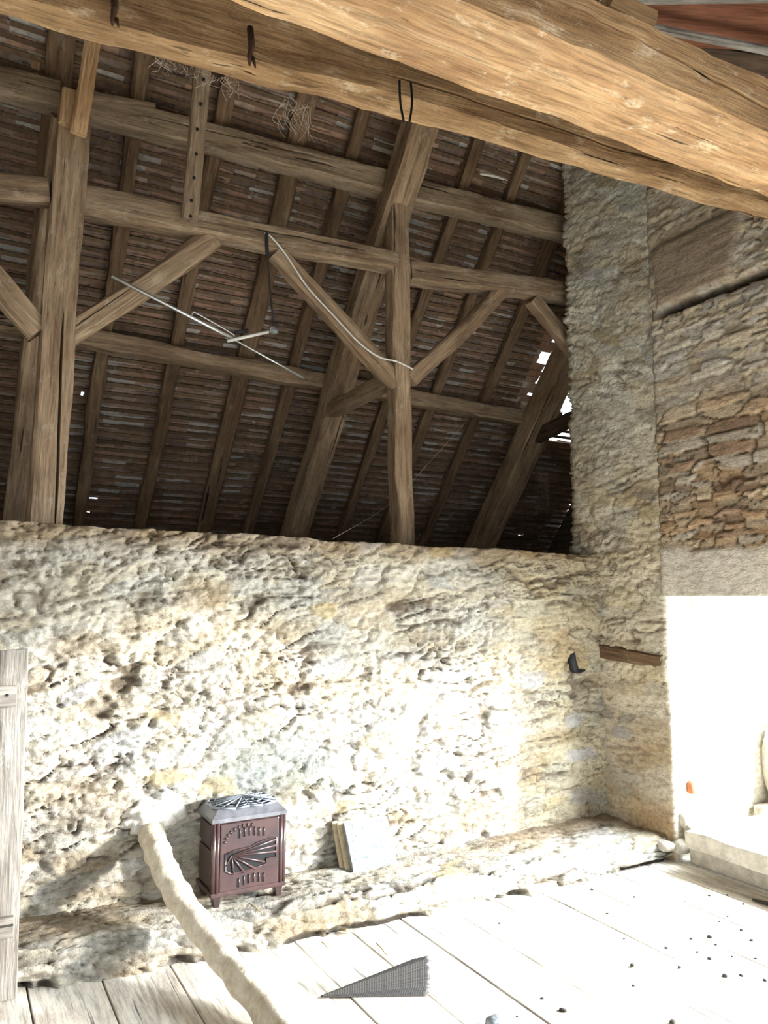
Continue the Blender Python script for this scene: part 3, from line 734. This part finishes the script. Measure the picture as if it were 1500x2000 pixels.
timber('wood_offcut', aty(1182, 4, 1.62), aty(1268, 46, 1.60), .07, .06, M['fresh'], 'orange wood offcut lying over the girder at top right', 'offcut', wob=.005)

# iron hooks in the tie beam
def onB(px, py, lift=.012):
    """point on the front face of the tie beam"""
    n = Vector((-dB.y, dB.x, 0)) * -1; c = pB + Vector((0, -wB, 0)); r = Vector(ray(px, py)); t = (c - Vector(CAM)).dot(n) / r.dot(n)
    return Vector(CAM) + r * t + n * lift
def strap(a, b, label, name='iron_hook'):
    p, q = onB(*a), onB(*b)
    bm = bmesh.new(); d = (q - p); o0 = p
    add_tube(bm, [Vector((0, 0, 0)), d * .5 + Vector((.004, -.01, 0)), d * .8, d], [.013, .014, .010, .004], 6)
    add_tube(bm, [d * .78 + Vector((.012, -.004, 0)), d * 1.06 + Vector((.02, -.012, 0))], [.008, .003], 6)
    o = mesh_obj(name, bm, M['iron'], None, True, o0); tag(o, label, 'hook', 'old iron fixings on the tie beam')
strap((222, -8), (219, 54), 'dark iron spike near the top left edge of the tie beam')
strap((487, 58), (486, 132), 'split rusty iron hook left of the wire loop on tie beam')
bm = bmesh.new(); p = onB(780, 160); o0 = p
pts = smooth_path([onB(778, 160) - o0, onB(778, 205, .02) - o0, onB(783, 246, .03) - o0], 6); add_tube(bm, pts, .005, 6)
pts = smooth_path([onB(800, 165) - o0, onB(801, 205, .02) - o0, onB(794, 246, .03) - o0], 6); add_tube(bm, pts, .005, 6)
o = mesh_obj('wire_loop', bm, M['dark_iron'], None, True, o0); tag(o, 'pair of bent wires hanging on the tie beam near photo centre', 'wire')
# cobwebs
def cobweb(c, w, h, n, label, seed):
    rn = random.Random(seed); bm = bmesh.new()
    for k in range(n):
        a = Vector((rn.uniform(-w, w) * .5, rn.uniform(-.03, .03), 0)); b = a + Vector((rn.uniform(-.06, .06), rn.uniform(-.02, .02), -h * rn.uniform(.3, 1)))
        m = (a + b) / 2 + Vector((rn.uniform(-.05, .05), 0, rn.uniform(-.04, .03)))
        add_tube(bm, smooth_path([a, m, b], 5), rn.uniform(.0004, .0009), 4)
    o = mesh_obj('cobweb', bm, M['web'], None, True, c); tag(o, label, 'cobweb', 'cobwebs hanging below the tie beam')
cobweb(aty(360, 118, 2.86), .22, .10, 26, 'dusty cobweb beside the top of the peg rail', 1)
cobweb(aty(440, 150, 2.84), .14, .08, 16, 'dusty cobweb just right of the peg rail top', 2)
cobweb(aty(575, 200, 2.80), .16, .16, 30, 'dangling cobweb clump left of the wire loop', 3)
cobweb(aty(1060, 920, 5.35), .12, .45, 14, 'long cobweb strands in the dark right corner below the roof gap', 4)
# pale scrap on the upper purlin right of the post
bm = bmesh.new(); a = tp(925, 372) + Vector((0, -.09, .09)); b = tp(978, 383) + Vector((0, -.09, .085)); add_tube(bm, [Vector((0, 0, 0)), (b - a) * .5 + Vector((0, 0, .01)), b - a], [.008, .012, .004], 6)
o = mesh_obj('white_scrap', bm, M['cable'], None, True, a); tag(o, 'small white scrap lying on the upper purlin right of the middle post', 'scrap')

# ------------------------------------------------------------------ hanging rod, cord and cable
ro = thing('metal_rod', 'long pale metal rod with a crossbar slung below the plate', 'rod', aty(220, 540, 4.40))
o0 = ro.location
def P(x, y, Y=4.40): return aty(x, y, Y) - o0
bm = bmesh.new(); add_tube(bm, [P(218, 539), P(455, 662)], .0115, 8); mesh_obj('rod_tube', bm, M['alu'], ro, True)
bm = bmesh.new(); add_tube(bm, [P(450, 659), P(592, 738, 4.5)], .007, 8); mesh_obj('thin_rod', bm, M['alu'], ro, True)
bm = bmesh.new(); add_tube(bm, [P(444, 666, 4.39), P(524, 648, 4.39)], .0105, 8); mesh_obj('crossbar', bm, M['cable'], ro, True)
bm = bmesh.new(); add_tube(bm, smooth_path([P(372, 622), P(376, 612), P(386, 613), P(458, 655), P(446, 660)], 5), .005, 6); mesh_obj('wire_bracket', bm, M['alu'], ro, True)
bm = bmesh.new(); bmesh.ops.create_uvsphere(bm, u_segments=14, v_segments=10, radius=.03); bmesh.ops.scale(bm, vec=(1, .8, .8), verts=bm.verts); mesh_obj('glass_insulator', bm, M['glass'], ro, True, P(535, 646, 4.39))
bm = bmesh.new(); add_tube(bm, [P(458, 650, 4.42), P(484, 646, 4.42)], [.012, .014], 8); mesh_obj('dark_clamp', bm, M['cord'], ro, True)
pts = smooth_path([aty(521, 456, 4.455), aty(521, 480, 4.44), aty(524, 520, 4.42), aty(528, 570, 4.40), aty(532, 610, 4.39), aty(535, 636, 4.39)], 6)
tube_thing('cord', pts, [.012] * 10 + [.006] * (len(pts) - 10), M['cord'], 'dark cord hanging from the plate to the metal rod', 'cord', 6)
pts = smooth_path([aty(517, 455, 4.46), aty(532, 465, 4.455), aty(560, 500, 4.465), aty(600, 560, 4.47), aty(655, 620, 4.47), aty(700, 668, 4.47), aty(740, 697, 4.465), aty(775, 706, 4.455), aty(806, 721, 4.45)], 6)
tube_thing('cable', pts, .0065, M['cable'], 'white cable running down the brace to the middle post', 'cable', 6)
pts = smooth_path([aty(650, 1052, 4.5), aty(760, 985, 4.9), aty(850, 890, 5.1), aty(912, 822, 5.2)], 6)
tube_thing('wire', pts, .002, M['web'], 'thin slack wire slanting across the dark roof behind the middle post', 'wire', 5)
# dark iron socket in the back wall
pts = smooth_path([aty(1090, 1273, 4.19), aty(1112, 1274, 4.16), aty(1117, 1292, 4.14), aty(1124, 1310, 4.15), aty(1140, 1308, 4.17)], 5)
tube_thing('iron_hook', pts, [.016] * 6 + [.032] * (len(pts) - 12) + [.016] * 6, M['dark_iron'], 'dark curved iron hook set in the back wall near the corner', 'hook', 8)
# timber built into the corner
timber('lintel_timber', atx(1158, 1266, XR - .0) , atx(1299, 1297, XR - .0), .10, .10, M['rafter'], 'dark timber built into the wall corner beside the doorway', 'beam', wob=.012, cham=.02)

# ------------------------------------------------------------------ plank door at left
dg = thing('plank_door', 'weathered plank door with a cross batten standing at the left edge', 'door', (-.1, 3.75, 0))
def Q(x, z, y=0): return Vector((x, y, z))
edge = [(.336 + .1, .002), (.303 + .1, 1.442)]
for j, (xa, xb, zt) in enumerate(((.0, .115, 1.442), (.117, .30, 1.44), (.302, .46, 1.44), (.462, .60, 1.435))):
    b0 = Q(edge[0][0] - xa - (xb - xa) / 2, .004); b1 = Q(edge[1][0] - xa - (xb - xa) / 2, zt)
    timber('plank', dg.location + b0, dg.location + b1, .026, xb - xa - .004, M['grey_wood'], parent=dg, upv=(1, 0, 0), wob=.003, cham=.004)
for (z, xr) in ((1.245, .265), (.30, .30)):
    bt = timber('batten', dg.location + Q(-.18, z, -.026), dg.location + Q(xr + .1, z, -.026), .024, .085, M['grey_wood'], parent=dg, wob=.003, cham=.004)
    for x in (.05, .25, .33):
        bm = bmesh.new(); bmesh.ops.create_uvsphere(bm, u_segments=8, v_segments=6, radius=.006); mesh_obj('nail', bm, M['dark_iron'], dg, True, Q(x, z + R.uniform(-.02, .02), -.039))

# ------------------------------------------------------------------ stove
ZL = .150
st = thing('stove', 'small brown enamelled stove with sunburst grille standing on the ledge', 'stove', (1.385, 4.0, ZL))
W, D, H = .395, .27, .41
bm = bmesh.new(); add_box(bm, (0, 0, .055 + (H - .055) / 2), (W - .03, D - .03, H - .055), None, .018); mesh_obj('body', bm, M['enamel_side'], st, True).data.set_sharp_from_angle(angle=radians(40))
# base and cornice mouldings
bm = bmesh.new(); add_box(bm, (0, 0, .062), (W, D, .024), None, .006); mesh_obj('base_moulding', bm, M['enamel'], st)
# sloping crown
bm = bmesh.new(); lo = [(-W / 2, -D / 2), (W / 2, -D / 2), (W / 2, D / 2), (-W / 2, D / 2)]; hi = [(x * .80, y * .74) for x, y in lo]
rings = [[bm.verts.new((x, y, z)) for x, y in ps] for ps, z in ((lo, H - .006), (lo, H + .012), (hi, H + .052), ([(x * .93, y * .9) for x, y in hi], H + .052), ([(x * .9, y * .86) for x, y in hi], H + .02))]
for a, b in zip(rings[:-1], rings[1:]):
    for k in range(4): bm.faces.new((a[k], a[(k + 1) % 4], b[(k + 1) % 4], b[k]))
bm.faces.new(list(reversed(rings[0]))); bm.faces.new(rings[-1])
mesh_obj('crown', bm, M['cast_dark'], st); 
bm = bmesh.new(); add_box(bm, (0, 0, H + .024), (W * .70, D * .62, .006)); mesh_obj('fire_pit', bm, M['soot_shade'], st)
# openwork web lid
bm = bmesh.new(); c0 = Vector((0, .0, H + .078)); gx, gy = W * .44, D * .42; rim = []
for k in range(16):
    an = 2 * pi * k / 16; s = 1 / max(abs(cos(an)), abs(sin(an))); s = min(s, 1.2); rim.append(Vector((cos(an) * s * gx, sin(an) * s * gy, H + .056)))
for k in range(16): add_tube(bm, [c0, rim[k]], .0038, 5)
for f in (.35, .58, .8, 1.0):
    ps = [c0 + (r - c0) * f + Vector((0, 0, -.006 * (k % 2))) for k, r in enumerate(rim)]
    for k in range(16): add_tube(bm, [ps[k], ps[(k + 1) % 16]], .0036 if f < 1 else .006, 5)
mesh_obj('openwork_lid', bm, M['cast'], st, True)
# corner columns
for sx in (-1, 1):
    bm = bmesh.new(); 
    for off in ((-.0, -.0), (.018 * -sx, -.004)): add_tube(bm, [Vector((sx * (W / 2 - .013) + off[0], -D / 2 + .014 + off[1], .07)), Vector((sx * (W / 2 - .013) + off[0], -D / 2 + .014 + off[1], H - .004))], .0125, 12)
    mesh_obj('corner_column', bm, M['enamel'], st, True)
for sx in (-1, 1):
    for sy in (-1, 1):
        bm = bmesh.new(); vs = add_box(bm, (sx * (W / 2 - .035), sy * (D / 2 - .035), .027), (.045, .045, .054), None, .006)
        for v in vs:
            if v.co.z < .02: v.co.x += (sx * (W / 2 - .035) - v.co.x) * .35
        mesh_obj('leg', bm, M['enamel_side'], st)
# side panels with raised frames (left side is seen)
for sx in (-1, 1):
    for (z0, z1) in ((.085, .265), (.285, .385)):
        bm = bmesh.new(); add_box(bm, (sx * (W / 2 - .012), .01, (z0 + z1) / 2), (.012, D - .085, z1 - z0), None, .005); mesh_obj('side_panel', bm, M['enamel_side'], st)
# front panel, fan-shaped opening with rays, slots and beads
FY = -D / 2 + .006
fp_bm = bmesh.new(); add_box(fp_bm, (0, FY, .235), (W - .085, .016, .325), None, .006); fp = mesh_obj('front_panel', fp_bm, M['enamel'], st)
def fan(xl, zc, xr, zt, zb, y, th):
    pts = [(xl, zc + .018), (xl + .05, zc + .030), (xl + .13, zc + .035), (xl + .165, zc + .050), (xr - .03, zt), (xr, zt), (xr, zb + .03), (xr - .055, zb + .03), (xr - .055, zb + .004), (xl + .13, zb - .012), (xl + .035, zb - .018), (xl, zb)]
    return [Vector((x, y, z)) for x, z in pts]
outl = fan(-.128, .235, .140, .298, .172, FY - .0085, 0)
bm = bmesh.new(); f = bm.faces.new([bm.verts.new(p) for p in outl]); r = bmesh.ops.extrude_face_region(bm, geom=[f]); bmesh.ops.translate(bm, vec=(0, .004, 0), verts=[v for v in r['geom'] if isinstance(v, bmesh.types.BMVert)])
bmesh.ops.recalc_face_normals(bm, faces=bm.faces); mesh_obj('fan_opening', bm, M['soot_shade'], fp)  # dark sheet stands for the shade inside the opening
bm = bmesh.new(); add_tube(bm, [p + Vector((0, -.001, 0)) for p in outl + [outl[0]]], .0048, 6); mesh_obj('opening_rim', bm, M['enamel'], fp, True)
hub = Vector((-.098, FY - .012, .243))
for (x, z) in ((.138, .288), (.138, .258), (.138, .228), (.078, .186), (.03, .160), (-.03, .153), (-.085, .158), (-.125, .198)):
    bm = bmesh.new(); e = Vector((x, FY - .010, z)); add_tube(bm, [hub, hub + (e - hub) * .5, e], [.0035, .0048, .006], 6); mesh_obj('ray_bar', bm, M['enamel'], fp, True)
bm = bmesh.new()
for k in range(9):
    an = radians(172 - 12 * k); 
    add_tube(bm, [Vector((-.02 + cos(an) * .105, FY - .010, .30 + sin(an) * .07)), Vector((-.02 + cos(an) * .12, FY - .010, .30 + sin(an) * .088))], .005, 6)
mesh_obj('bead_row', bm, M['enamel'], fp, True)
for k in range(6):
    x = -.062 + .026 * k
    for (z, h) in ((.342 + .006 * sin(k * .9), .044), (.108 + .012 * sin(k * .55), .044)):
        bm = bmesh.new(); add_box(bm, (x, FY - .0075, z), (.008, .004, h), None, .0015); mesh_obj('vent_slot', bm, M['soot_shade'], fp)  # dark bar stands for the shade inside the slot
        bm = bmesh.new(); add_tube(bm, [Vector((x + .0065, FY - .009, z - h / 2)), Vector((x + .0065, FY - .009, z + h / 2))], .003, 5); mesh_obj('slot_rib', bm, M['enamel'], fp, True)
bm = bmesh.new(); add_tube(bm, [Vector((W / 2 - .02, -.02, .21)), Vector((W / 2 + .045, -.05, .165))], [.006, .008], 8); mesh_obj('handle', bm, M['cable'], st, True)['label'] = 'pale lever handle'

# ------------------------------------------------------------------ leaning stone tiles
lean = radians(27)
def slab(name, cx, cy, z0, w, h, th, mat, label, cat, group, rz=0.0):
    bm = bmesh.new(); add_box(bm, (0, 0, h / 2), (w, th, h), None, .002)
    bmesh.ops.subdivide_edges(bm, edges=[e for e in bm.edges if e.calc_length() > .1], cuts=4)
    for v in bm.verts: v.co += Vector((R.uniform(-.0012, .0012), R.uniform(-.0006, .0006), R.uniform(-.0012, .0012)))
    o = mesh_obj(name, bm, mat, None, False, (cx, cy, z0)); o.rotation_euler = (-lean, 0, rz); tag(o, label, cat, group); return o
GT = 'stone tiles leaning on the back wall'
for k in range(2):
    slab('stone_tile', 2.163 - .016 * (2 - k), 3.985 + .034 * (2 - k), ZL - .006, .285, .272, .018, M['tan_tile'], ['tan stone tile at the back of the leaning stack, against the wall', 'tan stone tile in the middle of the leaning stack of three'][k], 'tile', GT)
slab('stone_tile', 2.168, 3.975, ZL - .004, .285, .278, .020, M['slate_tile'], 'speckled grey square tile at the front of the leaning stack', 'tile', GT, .02)

# ------------------------------------------------------------------ pale pipe from wall to floor
pts3 = [atz(288, 1600, .53), atz(300, 1640, .47), atz(318, 1690, .39), atz(350, 1752, .285), atz(412, 1838, .17), atz(470, 1912, .095), atz(545, 2005, .062), atz(600, 2100, .06), atz(650, 2200, .06)]
pp = thing('pole', 'pale plastered pipe curving out of the wall down to the floor', 'pipe', (1.0, 3.9, 0))
path = smooth_path(pts3, 10); bm = bmesh.new(); n = len(path)
rads = [.060 + .004 * sin(i * .9) + .006 * max(0, 1 - i / 22) for i in range(n)]
add_tube(bm, [p - pp.location for p in path], rads, 20, True, .05); mesh_obj('pipe', bm, M['pole'], pp, True)
bm = bmesh.new(); bmesh.ops.create_icosphere(bm, subdivisions=4, radius=1)
for v in bm.verts:
    k = 1 + .22 * float(vnoise(np.array([v.co.x * 3.1 + 7]), np.array([v.co.z * 3.1 + v.co.y * 2]), 31)[0]) + .10 * float(vnoise(np.array([v.co.x * 9 + 7]), np.array([v.co.z * 9 + v.co.y * 5]), 32)[0])
    v.co = Vector((v.co.x * .155 * k, v.co.y * .085 * k, v.co.z * .095 * k))
mesh_obj('plaster_collar', bm, M['plaster'], pp, True, aty(296, 1594, 4.16) - pp.location)['label'] = 'white plaster lump around the pipe end'

# ------------------------------------------------------------------ slabs of the doorway threshold, jamb stones, rubble
def rock(name, c, s, mat, label, cat, group=None, seed=1, flat=.0, rz=0.0, sub=3):
    bm = bmesh.new(); bmesh.ops.create_icosphere(bm, subdivisions=sub, radius=1)
    for v in bm.verts:
        q = v.co; m = max(abs(q.x), abs(q.y), abs(q.z)); q = q.lerp(q / m, .55)
        k = 1 + .16 * float(vnoise(np.array([q.x * 2.2 + seed * 3.3 + q.z]), np.array([q.y * 2.2 + seed + q.z * 1.7]), seed)[0]) + .07 * float(vnoise(np.array([q.x * 7 + seed]), np.array([q.y * 7 + q.z * 6]), seed + 3)[0])
        v.co = Vector((q.x * s[0], q.y * s[1], q.z * s[2])) * k
    o = mesh_obj(name, bm, mat, None, True, c); o.rotation_euler.z = rz; tag(o, label, cat, group); return o
def long_slab(x0, x1, y0, y1, z0, z1, label, seed):
    rn = random.Random(seed); nx, ny = 14, 30; bm = bmesh.new()
    add_box(bm, (0, 0, 0), (x1 - x0, y1 - y0, z1 - z0), None, .022)
    bmesh.ops.subdivide_edges(bm, edges=[e for e in bm.edges if e.calc_length() > .2], cuts=14, use_grid_fill=True)
    for v in bm.verts:
        k = float(vnoise(np.array([v.co.y * 6 + seed]), np.array([v.co.x * 6 + v.co.z * 9]), seed)[0]); k2 = float(vnoise(np.array([v.co.y * 19 + seed]), np.array([v.co.x * 15 + v.co.z * 22]), seed + 1)[0])
        v.co += Vector((.013 * k + .006 * k2, .01 * k, .006 * k2))
    o = mesh_obj('threshold_slab', bm, M['slabstone'], None, True, ((x0 + x1) / 2, (y0 + y1) / 2, (z0 + z1) / 2)); o.data.set_sharp_from_angle(angle=radians(35))
    tag(o, label, 'slab', 'threshold slabs of the doorway')
long_slab(4.17, 4.9, 1.2, 3.50, -.0, .125, 'lower stone slab of the doorway threshold at right', 61)
long_slab(4.04, 4.9, 1.2, 3.42, .135, .248, 'upper sunlit stone slab of the doorway threshold at right', 62)
bm = bmesh.new(); add_box(bm, (4.60, 2.4, -.02), (.90, 4.0, .06)); o = mesh_obj('floor', bm, M['ground']); o['kind'] = 'structure'
rock('jamb_stone', (5.20, 3.43, .52), (.18, .16, .37), M['slabstone'], 'squared stone block at the outer edge of the doorway at right', 'stone', seed=71)
rock('jamb_stone', (5.02, 3.52, .21), (.11, .06, .05), M['slabstone'], 'flat small stone lying in the doorway below the jamb block', 'stone', seed=72)
GR = 'rubble at the foot of the doorway jamb'
for k, (px, py, Y, s, lab) in enumerate((
    (1330, 1652, 3.56, (.07, .05, .045), 'pale rubble stone at the foot of the doorway jamb, beside the ledge end'),
    (1352, 1622, 3.52, (.05, .04, .05), 'upright rubble stone leaning at the doorway jamb'),
    (1338, 1600, 3.55, (.04, .03, .055), 'small rough stone stuck on the jamb above the rubble'),
    (1366, 1652, 3.44, (.045, .05, .03), 'flat rubble stone between the jamb and the upper slab'),
    (1302, 1652, 3.60, (.06, .05, .03), 'flat stone at the right end of the ledge'))):
    rock('rubble_stone', aty(px, py, Y), s, M['slabstone'], lab, 'stone', GR, 80 + k, sub=2)
rock('brick_fragment', aty(1350, 1538, 3.545), (.022, .025, .042), M['redbrick'], 'orange brick fragment stuck upright in the doorway jamb', 'brick', None, 91, sub=2)
rock('brick_fragment', aty(1386, 1628, 3.42), (.055, .03, .014), M['redbrick'], 'reddish brick fragment lying by the end of the upper slab', 'brick', None, 92, sub=2)

# ------------------------------------------------------------------ things lying on the floor
def screen_mat():
    m, nt, b = nmat('woven_screen_mesh')
    tc = N(nt, 'ShaderNodeTexCoord'); mp = N(nt, 'ShaderNodeMapping'); mp.inputs['Scale'].default_value = (1, 1, 1); nt.links.new(tc.outputs['UV'], mp.inputs[0])
    bt = N(nt, 'ShaderNodeTexBrick', Scale=1.0, offset=0.0); bt.inputs['Brick Width'].default_value = .022; bt.inputs['Row Height'].default_value = .05; bt.inputs['Mortar Size'].default_value = .0035
    bt.inputs['Color1'].default_value = (.03, .027, .025, 1); bt.inputs['Color2'].default_value = (.045, .04, .037, 1); bt.inputs['Mortar'].default_value = (.10, .095, .09, 1)
    nt.links.new(mp.outputs[0], bt.inputs['Vector']); nt.links.new(bt.outputs['Color'], b.inputs['Base Color']); b.inputs['Roughness'].default_value = .75
    bump(nt, b, bt.outputs['Fac'], .5, .004); return m
M['screen'] = screen_mat()
def screen():
    T = atz(622, 1948, .006); B = atz(838, 1926, .004); A = aty(838, 1868, B.y + .02); A2 = A + Vector((-.02, .10, -.05)); Cc = atz(832, 1945, .004)
    sg = [T, T, T, T]; en = [A2, A, B, Cc]
    nu, nv = 26, 36; verts = []; uv = []; faces = []
    for i in range(nu + 1):
        a = i / nu * 3; k = min(int(a), 2); f = a - k; E_ = en[k].lerp(en[k + 1], f)
        for j in range(nv + 1):
            t = .02 + .98 * j / nv
            p = T.lerp(E_, t); p = p + Vector((0, 0, .006 * sin(i * 1.9) * t * (1 - .3 * t) ))
            if j == nv: p += (E_ - T).normalized() * .012 * sin(i * 2.7)
            p.z = max(p.z, .004)
            verts.append(p); uv.append((t * 1.0, i / nu * 1.6))
    W_ = nv + 1
    for i in range(nu):
        for j in range(nv): faces.append((i * W_ + j, i * W_ + j + 1, (i + 1) * W_ + j + 1, (i + 1) * W_ + j))
    me = bpy.data.meshes.new('screen_scrap'); me.from_pydata([tuple(v - T) for v in verts], [], faces); me.update()
    ul = me.uv_layers.new(name='UVMap')
    for lp in me.loops: ul.data[lp.index].uv = uv[lp.vertex_index]
    me.materials.append(M['screen']); o = bpy.data.objects.new('screen_scrap', me); link(o); o.location = T
    for p in me.polygons: p.use_smooth = True
    md = o.modifiers.new('solid', 'SOLIDIFY'); md.thickness = .003
    tag(o, 'folded triangular scrap of dark woven screen lying on the bright floor', 'scrap')
screen()
rock('slate_shard', atz(968, 1996, .02), (.035, .03, .022), M['slate_tile'], 'grey shard at the bottom edge right of the screen scrap', 'shard', None, 95, sub=2)
GD = 'dark crumbs of debris on the floor boards'
DL = 'small dark crumb of debris on the sunlit floor boards'
for k, (px, py, s) in enumerate(((1156, 1737, 1.2), (1235, 1885, 1.9), (1237, 1925, .9), (1100, 1973, 2.0), (1314, 1996, 2.0), (1386, 1829, 1.8), (1468, 1836, 1.3), (1448, 1816, 1.4), (1416, 1905, 1.9), (1386, 1872, 1.5),
        (1327, 1889, 1.3), (1301, 1851, 1.1), (1350, 1833, 1.2), (1362, 1859, 1.0), (1448, 1905, 1.2), (1494, 1914, 1.3), (1385, 1749, 1.2), (1420, 1748, 1.0), (1239, 1752, 1.0), (1186, 1784, 1.0),
        (1219, 1833, .9), (976, 1803, 1.0), (1059, 1950, 1.1), (1452, 1766, 1.1), (1421, 1790, .8), (1398, 1845, .9), (1476, 1872, .9), (1430, 1868, .8), (1405, 1800, .8), (1338, 1760, .8), (590, 1830, 1.0), (640, 1822, 1.3), (1010, 1985, .8))):
    r = .0056 * s
    rock('debris_crumb', atz(px, py, r * .5), (r * R.uniform(1, 1.5), r * R.uniform(.8, 1.2), r * .6), M['debris'], DL, 'debris', GD, 200 + k, rz=R.uniform(0, 3), sub=2)
bm = bmesh.new(); a = atz(1470, 1757, .012); b = atz(1512, 1768, .012); add_tube(bm, [Vector((0, 0, 0)), b - a], [.007, .012], 6); o = mesh_obj('wood_splinter', bm, M['debris'], None, True, a); tag(o, 'dark wood splinter on the floor near the right edge below the slabs', 'splinter')
GS = 'bits of straw and twig near the stove'
for k, ((xa, ya), (xb, yb), z, lab) in enumerate((((553, 1790), (597, 1790), .01, 'straight straw lying just right of the stove, before the ledge'), ((486, 1764), (512, 1783), .15, 'short twig lying on the ledge at the foot of the stove'),
        ((655, 1792), (664, 1768), .01, 'upright straw by the dry leaf'), ((672, 1800), (694, 1790), .01, 'dark twig at the ledge edge below the leaning tiles'), ((735, 1842), (756, 1866), .01, 'thin bent twig on the floor below the leaning tiles'), ((628, 1840), (640, 1852), .01, 'tiny twig on the floor below the stove'))):
    a, b = atz(xa, ya, z + .004), atz(xb, yb, z + .004); tube_thing('straw', [a, (a + b) / 2 + Vector((0, 0, .004)), b], .003, M['straw'], lab, 'straw', 5, GS)
def leaf(px, py, s, rz, label):
    bm = bmesh.new(); n = 9; top = []; bot = []
    for i in range(n):
        t = i / (n - 1); w = sin(pi * t ** .8) * .38 * s; z = .12 * s * sin(pi * t)
        top.append(bm.verts.new((t * s, w, z + .06 * s))); bot.append(bm.verts.new((t * s, -w * .7, z)))
    for i in range(n - 1): bm.faces.new((top[i], top[i + 1], bot[i + 1], bot[i]))
    bmesh.ops.remove_doubles(bm, verts=bm.verts, dist=1e-5); bmesh.ops.solidify(bm, geom=bm.faces, thickness=.0012)
    o = mesh_obj('dry_leaf', bm, M['leaf'], None, True, atz(px, py, .004)); o.rotation_euler.z = rz; tag(o, label, 'leaf', 'dry leaves on the floor')
leaf(655, 1812, .05, 1.1, 'small curled dry leaf near the ledge, left of the other leaf')
leaf(690, 1822, .075, 2.4, 'larger tan dry leaf on the floor below the leaning tiles')
leaf(612, 1792, .05, .4, 'flat dry leaf beside the straw right of the stove')

# ------------------------------------------------------------------ light
w = bpy.data.worlds.new('sky'); SC.world = w; w.use_nodes = True
bg = w.node_tree.nodes['Background']; bg.inputs[0].default_value = (.78, .89, 1.0, 1); bg.inputs[1].default_value = 2.8
sl = bpy.data.lights.new('sun', 'SUN'); so = bpy.data.objects.new('sun', sl); COL.objects.link(so)
el = radians(9.8); trav = Vector((-.80 * cos(el), .60 * cos(el), -sin(el)))
so.rotation_euler = trav.to_track_quat('-Z', 'Y').to_euler(); sl.energy = 4.6; sl.color = (1.0, .97, .91); sl.angle = radians(2.5)

al = bpy.data.lights.new('doorway_daylight', 'AREA'); al.shape = 'RECTANGLE'; al.size = 4.5; al.size_y = 3.6; al.energy = 1700; al.color = (.86, .94, 1.0)
ao = bpy.data.objects.new('doorway_daylight', al); COL.objects.link(ao); ao.location = (6.6, .9, 2.6)
ao.rotation_euler = (Vector((2.2, 2.0, .2)) - ao.location).to_track_quat('-Z', 'Y').to_euler()
vs = SC.view_settings; vs.view_transform = 'Standard'; vs.look = 'None'; vs.gamma = 1; vs.use_curve_mapping = False; vs.exposure = 0.9
SC.cycles.max_bounces = 12; SC.cycles.diffuse_bounces = 6
